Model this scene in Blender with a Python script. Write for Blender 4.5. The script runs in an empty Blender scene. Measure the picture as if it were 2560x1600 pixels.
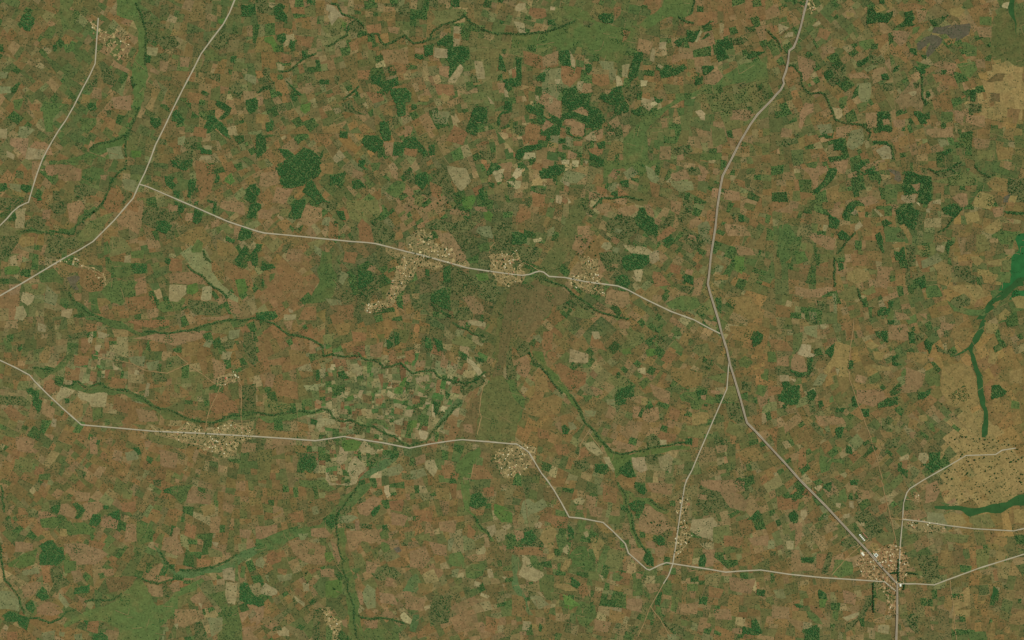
import bpy, math, random
import numpy as np

# ------------------------------------------------------------------ camera, sky, sun, exposure
M = 5.0                                    # metres on the ground per survey unit (2560 x 1600 units)
scene = bpy.context.scene
col = scene.collection

cam_d = bpy.data.cameras.new("camera")
cam_d.sensor_width = 36.0
ALT = 16000.0
cam_d.lens = 36.0 * ALT / (2560 * M)
cam_d.clip_start = 10.0
cam_d.clip_end = 200000.0
cam = bpy.data.objects.new("camera", cam_d)
cam.location = (0, 0, ALT)
col.objects.link(cam)
scene.camera = cam

SUN_EL, SUN_AZ = math.radians(52), math.radians(48)      # azimuth from north towards east
world = bpy.data.worlds.new("World")
scene.world = world
world.use_nodes = True
wn = world.node_tree.nodes
wl = world.node_tree.links
for n in list(wn):
    wn.remove(n)
sky = wn.new("ShaderNodeTexSky")
sky.sky_type = 'NISHITA'
sky.sun_disc = False
sky.sun_elevation = SUN_EL
sky.sun_rotation = SUN_AZ
bgn = wn.new("ShaderNodeBackground")
bgn.inputs["Strength"].default_value = 0.05
wo = wn.new("ShaderNodeOutputWorld")
wl.new(sky.outputs[0], bgn.inputs[0])
wl.new(bgn.outputs[0], wo.inputs[0])

sun_d = bpy.data.lights.new("sun", 'SUN')
sun_d.energy = 3.4
sun_d.angle = math.radians(0.5)
sun_d.color = (1.0, 0.97, 0.90)
sun = bpy.data.objects.new("sun", sun_d)
sun.rotation_euler = (math.pi / 2 - SUN_EL, 0, math.pi - SUN_AZ)
sun.location = (0, 0, 3000)
col.objects.link(sun)

vs = scene.view_settings
vs.view_transform = 'Standard'
vs.look = 'None'
vs.gamma = 1.0
vs.exposure = 0.0
vs.use_curve_mapping = False

# ------------------------------------------------------------------ helpers
rng = np.random.default_rng(7)
random.seed(7)

LIGHTEN = np.array([0.985, 1.05, 0.95])
def lin(c):
    out = []
    for v in c[:3]:
        v = v / 255.0
        out.append(v / 12.92 if v <= 0.04045 else ((v + 0.055) / 1.055) ** 2.4)
    return np.array(out) * LIGHTEN

# soil, crop and vegetation colours (sRGB, as albedo)
PAL = {
    'r': (133, 97, 65), 'p': (141, 111, 80), 'o': (132, 107, 66), 'b': (106, 90, 58), 't': (146, 131, 95),
    'T': (163, 146, 108), 'l': (120, 121, 84), 'y': (142, 121, 76), 'g': (105, 107, 64), 'G': (78, 102, 55),
    'v': (84, 108, 54), 'c': (87, 107, 65), 'F': (87, 103, 57), 'm': (95, 87, 70), 'd': (83, 100, 57), 'h': (94, 95, 56),
    'Y': (150, 127, 82), 's': (50, 84, 45), 'e': (44, 98, 52), 'V': (136, 118, 80), 'U': (142, 112, 78), 'n': (106, 94, 60),
    'K': (80, 100, 57), 'W': (98, 98, 61),
}
WARP = [(rng.uniform(0, 6.28, 4), rng.normal(0, 1, (2, 2)) * f, a) for f, a in
        ((0.010, 5.0), (0.017, 3.5), (0.05, 0.9), (0.11, 0.5), (0.3, 0.5), (0.6, 0.36), (1.0, 0.26))]

def warp(P, amp=1.0, lo=2):
    """coherent wobble so that field edges run like hand-cut boundaries"""
    P = np.asarray(P, float)
    D = np.zeros_like(P)
    for n, (ph, k, a) in list(enumerate(WARP))[lo:]:
        a = a * (amp if n < 4 else min(amp, 1.1))
        q = P @ k
        D[:, 0] += a * np.sin(q[:, 0] + ph[0]) * np.cos(q[:, 1] + ph[1])
        D[:, 1] += a * np.sin(q[:, 1] + ph[2]) * np.cos(q[:, 0] + ph[3])
    return P + D

def subdivide(P, step=5.0):
    out = []
    n = len(P)
    for i in range(n):
        a, b = np.array(P[i], float), np.array(P[(i + 1) % n], float)
        k = max(1, int(np.hypot(*(b - a)) / step))
        for j in range(k):
            out.append(a + (b - a) * j / k)
    return np.array(out)

def ground(P, z=0.0):
    """survey units -> metres"""
    P = np.asarray(P, float)
    return np.column_stack([(P[:, 0] - 1280) * M, (800 - P[:, 1]) * M, np.broadcast_to(z, len(P))])

def area(P):
    P = np.asarray(P)
    x, y = P[:, 0], P[:, 1]
    return 0.5 * abs(np.dot(x, np.roll(y, -1)) - np.dot(y, np.roll(x, -1)))

def inside(P, Q):
    P = np.asarray(P)
    x, y = Q[:, 0], Q[:, 1]
    r = np.zeros(len(Q), bool)
    j = len(P) - 1
    for i in range(len(P)):
        xi, yi, xj, yj = P[i, 0], P[i, 1], P[j, 0], P[j, 1]
        c = ((yi > y) != (yj > y)) & (x < (xj - xi) * (y - yi) / (yj - yi + 1e-12) + xi)
        r ^= c
        j = i
    return r

def sample(P, n):
    P = np.asarray(P)
    lo, hi = P.min(0), P.max(0)
    got = np.zeros((0, 2))
    for _ in range(40):
        q = rng.uniform(lo, hi, (max(64, n * 2), 2))
        got = np.vstack([got, q[inside(P, q)]])
        if len(got) >= n:
            break
    return got[:n]

def mesh_object(name, verts, faces, mat, tint=None, spk=None, kind=None, parent=None):
    me = bpy.data.meshes.new(name)
    me.from_pydata([tuple(v) for v in verts], [], [tuple(f) for f in faces])
    finish(me, mat, tint, spk)
    o = bpy.data.objects.new(name, me)
    col.objects.link(o)
    if kind:
        o["kind"] = kind
    if parent:
        o.parent = parent
    return o

def finish(me, mat, tint=None, spk=None):
    if isinstance(mat, (list, tuple)):
        for m in mat:
            me.materials.append(m)
    else:
        me.materials.append(mat)
    nf = len(me.polygons)
    if tint is not None:
        t = np.ones((nf, 4), np.float32)
        t[:, :3] = tint
        a = me.attributes.new("tint", 'FLOAT_COLOR', 'FACE')
        a.data.foreach_set("color", t.ravel())
    if spk is not None:
        a = me.attributes.new("spk", 'FLOAT', 'FACE')
        a.data.foreach_set("value", np.broadcast_to(np.asarray(spk, np.float32), nf).copy())
    me.update()

def tri_object(name, V, F, mat, tint, kind=None, parent=None):
    """fast path for big triangle soups"""
    me = bpy.data.meshes.new(name)
    me.vertices.add(len(V))
    me.vertices.foreach_set("co", np.asarray(V, np.float32).ravel())
    me.loops.add(F.size)
    me.loops.foreach_set("vertex_index", F.astype(np.int32).ravel())
    me.polygons.add(len(F))
    me.polygons.foreach_set("loop_start", np.arange(0, F.size, 3, dtype=np.int32))
    me.polygons.foreach_set("loop_total", np.full(len(F), 3, np.int32))
    me.update(calc_edges=True)
    finish(me, mat, tint)
    o = bpy.data.objects.new(name, me)
    col.objects.link(o)
    if kind:
        o["kind"] = kind
    if parent:
        o.parent = parent
    return o

def tag(o, label, cat=None, group=None):
    o["label"] = label
    if cat:
        o["category"] = cat
    if group:
        o["group"] = group
    return o

# ------------------------------------------------------------------ materials
def new_mat(name, rough=0.9):
    m = bpy.data.materials.new(name)
    m.use_nodes = True
    nt = m.node_tree
    b = nt.nodes["Principled BSDF"]
    b.inputs["Roughness"].default_value = rough
    b.inputs["Specular IOR Level"].default_value = 0.08
    return m, nt, b

def N(nt, t, **kw):
    n = nt.nodes.new(t)
    for k, v in kw.items():
        if k in n.bl_rna.properties:
            setattr(n, k, v)
        else:
            n.inputs[k].default_value = v
    return n

def noise(nt, pos, size_m, detail=3.0, rough=0.6):
    n = N(nt, "ShaderNodeTexNoise", Scale=1.0 / size_m, Detail=detail, Roughness=rough)
    nt.links.new(pos, n.inputs["Vector"])
    return n.outputs["Fac"]

def maprange(nt, v, a, b, c, d):
    n = N(nt, "ShaderNodeMapRange")
    n.inputs[1].default_value, n.inputs[2].default_value = a, b
    n.inputs[3].default_value, n.inputs[4].default_value = c, d
    nt.links.new(v, n.inputs[0])
    return n.outputs[0]

def math_n(nt, op, a, b):
    n = N(nt, "ShaderNodeMath", operation=op)
    for i, v in enumerate((a, b)):
        if isinstance(v, (int, float)):
            n.inputs[i].default_value = v
        else:
            nt.links.new(v, n.inputs[i])
    return n.outputs[0]

def mixc(nt, fac, a, b, mode='MIX'):
    n = N(nt, "ShaderNodeMix", data_type='RGBA', blend_type=mode)
    for s, v in ((n.inputs[0], fac), (n.inputs[6], a), (n.inputs[7], b)):
        if hasattr(v, "links"):
            nt.links.new(v, s)
        elif isinstance(v, (int, float)):
            s.default_value = v
        else:
            s.default_value = (*v, 1.0)
    return n.outputs[2]

def land_material(name, bush=1.0, mottle=1.0, brown=0.26):
    """soil and crops: the field's own tint, mottled, with low scrub speckled over it"""
    m, nt, b = new_mat(name)
    geo = N(nt, "ShaderNodeNewGeometry")
    pos = geo.outputs["Position"]
    tint = N(nt, "ShaderNodeAttribute", attribute_name="tint")
    spk = N(nt, "ShaderNodeAttribute", attribute_name="spk")
    c = tint.outputs["Color"]
    # weedy growth in broad, soft drifts
    w1 = maprange(nt, noise(nt, pos, 520, 4.0, 0.62), 0.52, 0.76, 0.0, 0.42 * mottle)
    c = mixc(nt, w1, c, tuple(lin((86, 92, 54))))
    w2 = maprange(nt, noise(nt, pos, 150, 4.0, 0.65), 0.52, 0.78, 0.0, 0.5 * mottle)
    c = mixc(nt, w2, c, tuple(lin((78, 84, 50))))
    w3 = maprange(nt, noise(nt, pos, 210, 3.0, 0.6), 0.52, 0.78, 0.0, brown)
    c = mixc(nt, w3, c, tuple(lin((140, 108, 72))))
    w4 = maprange(nt, noise(nt, pos, 900, 5.0, 0.6), 0.50, 0.72, 0.0, brown)
    c = mixc(nt, w4, c, tuple(lin((118, 96, 58))))
    # brightness grain
    g1 = maprange(nt, noise(nt, pos, 70, 3.0, 0.7), 0.25, 0.75, 0.76, 1.22)
    g2 = maprange(nt, noise(nt, pos, 22, 2.0, 0.7), 0.2, 0.8, 0.68, 1.32)
    c = mixc(nt, 1.0, c, math_n(nt, 'MULTIPLY', g1, g2), 'MULTIPLY')
    # low bushes
    vo = N(nt, "ShaderNodeTexVoronoi", Scale=1.0 / 17.0, Randomness=1.0)
    nt.links.new(pos, vo.inputs["Vector"])
    sep = N(nt, "ShaderNodeSeparateColor")
    nt.links.new(vo.outputs["Color"], sep.inputs[0])
    drift = maprange(nt, noise(nt, pos, 260, 3.0, 0.6), 0.35, 0.7, 0.25, 1.7)
    dens = math_n(nt, 'MULTIPLY', spk.outputs["Fac"], drift)
    on = math_n(nt, 'LESS_THAN', sep.outputs[0], math_n(nt, 'MULTIPLY', dens, bush))
    near = math_n(nt, 'LESS_THAN', vo.outputs["Distance"], 0.46)
    c = mixc(nt, math_n(nt, 'MULTIPLY', math_n(nt, 'MULTIPLY', on, near), 0.85), c, tuple(lin((44, 66, 38))))
    nt.links.new(c, b.inputs["Base Color"])
    return m

def plain_tint_material(name, size=9.0, amt=0.25, rough=0.9, transl=False):
    m, nt, b = new_mat(name, rough)
    geo = N(nt, "ShaderNodeNewGeometry")
    tint = N(nt, "ShaderNodeAttribute", attribute_name="tint")
    g = maprange(nt, noise(nt, geo.outputs["Position"], size, 3.0, 0.65), 0.25, 0.75, 1 - amt, 1 + amt)
    nt.links.new(mixc(nt, 1.0, tint.outputs["Color"], g, 'MULTIPLY'), b.inputs["Base Color"])
    return m

LAND = land_material("farmland_soil")
GROVE = land_material("grove_floor", 1.0, 0.5, 0.2)
MEADOW = land_material("meadow_grass", 0.7, 0.6, 0.4)
LEAF = plain_tint_material("foliage", 5.0, 0.3)
BARK = plain_tint_material("bark", 1.0, 0.2)
EARTH = plain_tint_material("bare_earth", 40.0, 0.28)
GRAVEL = plain_tint_material("road_gravel", 60.0, 0.10)
ROOF = plain_tint_material("roofing", 6.0, 0.10, 0.6)
WALL = plain_tint_material("plaster", 4.0, 0.12)
MARSH = plain_tint_material("marsh_reeds", 90.0, 0.22)
# ------------------------------------------------------------------ survey sheets
# 4 x 4 sheets of 640 x 400 units; points in tenths of the sheet's 3.78 x enlargement.
# first letter = soil / crop / vegetation kind; a text after | names a wood that stands out
CLS = {
 'A0': "MRNRNMMN RMNMRMSM MMNMMMRM RMNRMMRM LMNRNRMM", 'B0': "MRLRRMMM RMLRRRNM OMMMRLLM MMRMRMMN RRMOMRMN",
 'C0': "LNNNRNRR NNNNMRRM RRMMRRMN MMMSMNNM RMMLNMRR", 'D0': "RNMRRMRN RMMRRMRN RRRMMRRY MRRRRRRY MRMRRMRM",
 'A1': "RRNNMMMR RRMRRMMM LRMRRMMM MMMMNMRM LLNRRRRR", 'B1': "RRNMMSMM RMRMRRSS RRMSSRSS RRSSRSSS RMSSRSSS",
 'C1': "MMMRMMRM RMMRMMRR MMRSMMRM MMRSMRMN RRSRMMMO", 'D1': "RRRMRNNN RRRRNMMY NMRRMMYM NRRRRMMN RMRRNYYN",
 'A2': "MMMRRMRR RLLRMRRR LLLRRRMR RRRRRRRS RMRRRRMN", 'B2': "RRROOSMM RRRRRRRM RRLLLLMM MLLLLLMM RRMLMMNM",
 'C2': "RRMMRMRO RRLRMRMO RRMMRMMM ORMRRRMR MRMRLMMR", 'D2': "MLRMRMYM MMYMRYYY MRRRRMYY RRMMMMYY RMRRMSYY",
 'A3': "RRRRMRMR MRRMRRRR RRRRNRRM LRRNNRLL RRMNNMLR", 'B3': "RMMRRRRM RMMRRRRM RRMRRRMM MRNRMMMM RMNRMRRR",
 'C3': "MRMMRMMM LLMMMRMR LMNLRRRR LNMRMRMR RMMMMMRR", 'D3': "RMMMMRYY LRMSMLYY RMRRNMOM RRRMRMOM RMRRMMOO",
}
SHEET = {}
SHEET['A0'] = """
K 27 11 33 18 32 23 28 30 24 29 21 24 19 20 21 15 | dark green kite-shaped wood near the top left corner
G 58 0 70 2 66 9 74 10 74 16 68 24 60 30 58 20 56 12
G 46 25 52 24 53 31 48 37 41 35 43 29
K 0 41 3 42 3 49 0 50
K 50 43 54 42 54 48 51 49
G 60 42 70 41 71 48 62 50
F 110 8 118 0 128 0 131 12 134 20 138 28 139 45 138 60 139 75 136 95 130 110 124 122 120 128 116 140 110 151 95 151 112 135 118 125 121 118 126 108 126 92 125 75 126 60 130 48 131 30 126 20 118 16 111 14
W 133 10 142 10 141 16 136 19 133 15
W 136 21 147 19 148 26 138 26
W 148 22 157 23 156 27 149 27
W 138 30 146 31 150 35 165 34 170 42 164 46 155 47 148 40 139 42
K 138 52 143 52 142 59 138 59
W 148 50 160 51 159 58 150 56
t 139 45 150 45 147 53 139 51
p 151 58 160 58 157 68 151 67
p 142 64 152 68 150 71 141 68
p 170 54 180 54 178 64 170 63
W 152 5 160 4 158 16 151 15
K 228 5 236 5 241 3 242 13 237 16 228 15
W 200 30 217 31 216 44 205 48 195 39
G 190 48 202 47 210 55 208 58 195 57
K 218 53 224 53 222 60 217 58
g 183 55 192 56 190 65 183 66
W 191 65 208 72 208 79 203 76 192 72
W 222 78 228 78 230 88 226 94 220 88 216 84
K 191 85 198 88 195 91 190 88
K 232 95 242 92 242 105 236 108 233 103
K 196 109 202 109 208 115 214 121 218 131 210 127 204 121 197 126 189 126 195 117
K 205 95 211 97 219 102 216 109 210 113 206 113 213 105 204 100
K 163 105 168 104 170 108 175 113 173 117 162 114
K 142 111 152 112 152 118 147 122 142 117 | compact dark wood a little left of the straight road that leaves the top edge
K 83 98 91 97 91 102 86 105 83 102
W 95 66 105 64 109 76 107 81 98 78
W 75 77 84 76 92 75 92 82 86 82 84 88 83 80
G 42 96 60 98 58 105 50 112 50 125 43 124 41 110 38 103
G 76 112 91 111 90 118 82 126 77 122
W 100 104 105 104 105 111 101 111
G 92 138 105 131 119 126 119 135 108 140 97 145 88 151 65 151 80 145
l 100 140 115 138 117 150 104 151
W 71 134 78 135 78 141 72 139
W 24 89 28 89 26 99 23 99
G 13 94 23 93 18 105 13 104
l 18 119 25 119 33 123 28 128 24 131 17 129
t 27 139 43 142 40 151 24 150
t 6 142 14 147 13 151 6 148
l 0 82 10 82 10 88 0 92
l 0 67 8 68 6 74 0 75
t 0 122 7 122 7 131 0 132
p 10 130 27 131 27 137 24 148 18 143 9 136
p 28 140 33 133 42 134 48 139 50 146 44 147
o 30 104 41 106 40 113 33 110
r 27 98 38 98 37 108 28 104
p 84 20 90 21 96 28 110 28 122 33 120 42 119 56 112 57 105 52 96 45 88 29
v 124 142 134 143 133 149 124 149
v 206 18 213 17 212 23 206 22
W 150 130 157 132 158 137 151 136
W 175 130 186 128 186 140 178 141 172 138
W 165 148 178 142 183 141 182 151 165 151
t 191 137 200 138 200 142 193 141
K 189 139 200 142 201 146 190 145
t 190 147 200 146 200 151 188 151
l 230 75 242 80 242 72 232 70
l 168 130 175 128 174 137 168 137
o 78 88 85 90 84 97 76 98
p 88 82 96 84 96 94 86 93
p 105 92 124 90 124 104 108 103
r 178 87 190 89 188 98 176 97
r 184 120 196 122 194 130 182 128
o 60 92 70 94 68 99 58 98
N 0 0 0 1 1 1"""
SHEET['B0'] = """
K 16 7 22 3 28 6 26 10 30 16 29 22 25 20 19 17 17 12 | dark green wood with a narrow southern tip close to the top edge
W 0 6 10 1 11 6 16 8 12 13 3 12
K 43 0 53 0 53 3 48 4
t 67 4 72 5 84 16 78 16 72 24 68 16 70 12 66 9
v 81 20 86 22 84 26 81 25
g 70 22 80 17 86 21 82 30 66 31 62 27
W 87 22 95 18 103 21 103 27 96 31 86 30
W 69 28 76 27 80 32 72 35
W 134 7 145 2 145 15 137 16 134 12
K 145 15 152 15 157 10 150 18 146 18
W 120 3 135 3 134 7 122 6
K 180 0 192 0 192 6 187 7 184 4
W 158 0 172 0 172 9 164 6
g 166 10 175 10 185 8 199 9 196 14 190 18 182 23 172 26 166 22 170 16
t 187 24 194 25 192 44 186 44
r 187 31 193 32 192 37 187 36
K 171 40 180 33 186 34 186 44 172 43
K 179 44 200 45 202 55 195 60 186 69 182 74 183 60 179 55 | dark wedge-shaped wood below the wooded stream, narrowing southwards
t 169 45 181 46 181 55 169 54
p 173 63 183 63 182 74 173 70
t 193 60 196 65 188 79 181 77
t 206 58 214 58 216 66 216 74 209 75 208 67
K 230 50 233 55 237 68 229 66 229 60
K 233 75 242 74 242 85 238 87 234 80
p 228 78 235 78 235 88 230 88
t 234 84 238 86 239 92 235 92
t 219 90 223 95 225 99 221 98
W 204 100 220 100 220 118 208 115 210 125 209 129 200 127 196 123 203 112
K 206 102 218 101 219 116 208 115 210 124 206 128 198 124
K 235 96 242 96 242 104 235 112 229 120 227 115 231 107 235 103
W 203 70 208 71 211 78 205 78
K 108 72 118 71 120 77 134 73 135 80 127 84 124 89 118 83 112 79 | dark two-armed wood on a gully north of the centre, with a slanting lower edge
K 127 84 142 83 147 89 146 96 141 97 142 109 134 110 132 99 128 91 | tall dark wood with a broad shoulder, lying directly below a gully wood
W 129 111 135 110 135 118 128 118
o 122 103 128 102 129 110 121 108
K 117 115 125 115 126 122 128 124 127 133 120 133 117 124
K 102 128 115 128 121 134 118 140 112 144 104 140 100 135 | ragged dark wood with a paler middle, south of the tall shouldered wood
K 130 134 141 135 142 139 138 147 129 147
K 140 133 150 128 153 133 157 137 161 143 163 148 158 147 152 142 143 140
K 163 137 169 137 169 146 164 148
p 120 134 130 135 129 147 122 148 122 140
r 141 140 153 141 150 149 140 146
W 211 142 220 143 227 147 224 151 211 151
K 79 124 87 125 87 131 79 130
K 9 116 17 114 16 123 10 125
K 0 128 5 126 9 132 10 143 4 148 0 151
K 21 140 30 141 37 147 45 139 53 142 60 148 63 141 63 148 60 151 28 151
W 18 98 28 98 28 105 20 105
v 42 99 52 97 51 105 46 108 41 104
K 147 98 152 98 152 103 147 104
W 184 103 188 103 188 110 184 109
o 155 90 164 90 163 96 155 95
o 145 55 153 53 152 62 146 61
K 20 85 25 89 24 91 20 90
W 8 63 13 64 13 73 16 77 8 75 6 68
W 8 79 18 77 19 84 12 85 4 88 2 84
K 0 93 2 95 2 103 0 103
W 46 69 55 68 56 75 50 77 46 74
K 59 76 69 75 69 80 60 80
W 74 71 80 72 77 80 74 79
K 43 47 47 50 49 55 44 54
K 56 57 60 57 61 62 57 64
K 20 33 27 31 29 37 25 42 20 38
K 33 38 37 40 34 46 30 45
v 8 35 16 34 20 42 25 48 17 49 14 42 8 39
t 26 33 36 32 37 38 31 42 26 45 28 38
t 20 60 27 62 26 68 20 66
p 2 92 7 92 7 99 2 100
o 0 108 9 108 7 116 0 117
W 80 98 90 94 93 104 104 108 103 109 95 108 84 105
K 93 84 97 87 97 92 94 91
g 106 46 113 48 113 60 106 58
K 150 51 158 52 158 56 150 55
K 158 43 168 42 167 52 160 53
p 150 45 158 45 158 51 150 50
G 153 96 162 96 161 99 153 98
g 193 88 203 89 203 97 197 97
g 222 38 230 35 232 43 226 45 221 42
g 205 44 217 35 240 33 242 42 233 47 235 70 225 100 210 110 205 100 210 85 215 70 213 58
K 31 80 34 84 37 90 45 90 37 84 31 78 28 75
K 34 86 40 92 37 96 32 92
r 24 50 34 52 32 60 24 60
r 88 40 96 38 97 47 90 48
p 118 48 144 46 144 62 122 60
r 130 58 146 62 140 70 126 66
r 96 66 108 66 106 76 96 74
r 38 33 55 35 52 46 40 42
o 118 12 132 10 130 20 120 20
r 104 24 118 22 118 32 106 32
p 124 25 136 26 134 32 126 31
r 168 79 186 80 188 90 172 90
r 104 86 118 88 122 95 110 98
o 62 120 80 118 78 124 64 126
r 188 118 200 126 196 138 180 132
l 166 104 184 106 180 118 168 116
b 232 108 242 106 236 118 230 122
p 141 118 148 120 146 128 140 130
y 176 88 184 91 180 96 174 94"""
SHEET['C0'] = """
F 47 6 60 6 70 10 80 20 95 25 110 25 120 30 112 40 108 50 100 60 85 55 72 48 60 45 50 48 45 45 0 45 0 33 20 32 40 28 52 24 58 18
F 120 24 132 14 142 6 152 0 172 0 171 13 160 18 150 16 138 20 128 27
r 172 0 242 0 242 20 230 25 210 23 190 25 172 18
g 200 80 242 78 242 95 228 112 215 115 195 110 180 100 175 92
F 105 151 105 130 115 122 125 112 140 102 155 94 175 85 200 70 220 60 242 54 242 75 220 78 200 82 180 90 160 95 145 105 130 118 126 125 128 140 130 151
p 173 122 190 118 208 115 215 122 210 140 195 145 180 142 172 130
g 126 118 150 115 170 118 172 130 160 136 140 138 130 135
T 6 3 13 3 13 9 9 10 4 11 3 6
r 17 7 31 8 33 16 24 18 16 13
g 35 7 45 6 47 15 47 24 42 22 38 18
T 36 6 41 7 40 10 36 10
t 1 20 12 22 13 31 7 31 4 25
K 34 19 40 18 41 24 34 23
K 81 15 88 12 95 13 96 22 88 22 82 18
W 67 19 78 22 74 26 67 24
r 96 7 103 6 103 14 97 20
r 120 0 138 2 138 10 126 12 120 10
b 158 21 165 27 163 34 155 33
K 165 28 172 30 178 28 174 37 172 40 165 39
t 178 28 180 30 175 40 173 39
K 178 38 185 31 188 33 181 37
K 153 40 158 36 164 37 158 45
p 158 42 172 40 186 35 193 37 193 50 190 60 178 62 168 60 160 50
t 140 40 146 39 145 46 139 46
t 133 45 136 48 134 59 130 57
K 194 38 208 36 209 46 202 47 205 55 195 59 193 53 | dark wood notched on its right side, in the upper right beside a broad green valley
W 208 36 220 35 223 39 216 42 209 42
K 220 56 226 48 240 49 230 54
K 45 48 53 47 55 52 57 59 55 63 47 62 44 55
t 54 47 60 58 60 65 56 62
K 69 60 75 61 76 66 73 70 69 66
K 116 50 124 50 121 62 119 72 112 77 110 72 112 64 | long narrow dark wood standing upright between tan strips, north of the clearings
t 104 62 111 60 109 73 104 72
K 3 54 9 54 9 81 0 82 0 74 4 74 4 60
r 0 65 4 65 4 73 0 74
K 27 69 32 68 31 77 24 77 23 73
r 46 62 58 65 63 73 55 82 48 78 46 70
K 49 84 60 82 63 89 76 88 73 95 72 100 80 102 85 105 88 115 80 121 70 121 69 128 66 130 69 117 60 112 48 115 45 128 36 131 28 125 38 117 34 113 42 109 52 107 54 102 47 98 48 90 | largest dark wood, ragged and enclosing two pale clearings
p 57 105 66 101 72 105 72 110 65 108
p 49 113 57 112 60 114 69 117 68 129 55 126 57 120 50 118
K 12 100 18 99 23 102 25 97 31 100 29 108 34 113 32 118 24 117 23 109 14 105
p 32 113 40 117 30 124 28 122
K 84 89 92 89 95 83 104 81 104 88 107 95 111 100 110 106 104 107 96 110 97 100 88 97 85 93 | big dark wood just right of the largest wood, tapering towards its lower end
W 106 82 122 80 122 88 115 96 112 100 108 94
K 112 104 118 103 121 100 124 105 120 110 115 108
K 134 91 139 94 143 93 142 96 138 98 135 95
T 135 96 138 98 132 102 130 98
t 122 92 130 94 135 98 130 105 122 100
T 121 76 128 76 127 81 122 82
K 140 68 145 62 151 62 153 65 162 60 165 65 155 71 143 74 140 71 | bean-shaped dark green wood with a hollow upper edge, upper right of the centre
o 165 66 172 64 176 71 168 77 164 74
g 166 68 170 70 168 73 165 71
K 180 62 190 62 191 64 186 70 180 70
K 173 75 180 72 180 79 173 81
p 181 72 195 66 200 72 192 80 182 80
t 138 60 143 63 140 65 137 63
T 98 71 102 72 105 80 99 82
l 92 66 99 65 98 76 92 76
l 82 58 96 58 96 66 86 65
r 76 70 91 70 92 80 84 82 76 78
t 62 77 68 77 66 87 61 84
p 66 79 75 79 76 87 66 88
t 22 90 26 91 25 96 22 95
t 35 92 39 92 38 98 35 98
T 40 75 46 75 45 80 42 80
l 30 66 45 64 50 72 48 84 40 98 30 100 28 85
W 2 119 13 118 12 127 4 127
r 17 115 28 121 27 131 20 135 12 130 8 125
r 46 120 50 122 51 130 45 130
K 44 131 51 131 51 135 44 136
K 52 120 55 121 55 126 60 129 67 130 66 132 55 128 51 126
l 51 129 58 130 57 139 51 137
y 34 134 44 130 44 140 32 140
l 36 128 45 128 44 136 36 134
r 58 133 67 134 66 138 58 138
p 76 124 86 122 86 130 80 133
t 68 131 77 123 80 133 72 133
p 90 125 96 124 98 127 92 128
p 104 120 110 117 112 121 105 127
p 91 116 100 110 103 117 97 122
W 86 120 103 118 103 130 90 135
K 80 135 88 133 88 140 82 141
r 72 141 80 138 86 141 85 146 78 148
K 73 144 85 149 82 151 73 151
W 66 134 75 134 72 142 67 140
p 53 142 62 146 60 151 52 150
K 5 142 12 138 20 137 28 136 28 141 20 142 12 146 8 151 3 149
t 12 144 22 144 22 150 10 151
W 55 139 63 139 62 143 56 143
T 173 105 179 104 182 107 182 114 178 113 175 108
p 208 104 225 104 230 108 222 114 208 113
p 140 112 147 112 147 120 142 122
p 140 138 150 138 150 151 139 151
W 150 142 160 138 168 136 171 142 165 147 152 148
p 157 147 162 145 163 151 156 151
G 180 143 198 145 198 151 178 151
r 10 48 20 50 30 54 44 50 44 62 28 66 12 60
p 24 98 30 86 46 96 46 112 36 108 30 100
p 120 36 134 40 130 52 118 48
p 28 54 44 48 43 60 30 64
r 105 28 112 30 108 38 104 40
g 188 118 200 122 204 134 190 140"""
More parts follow.
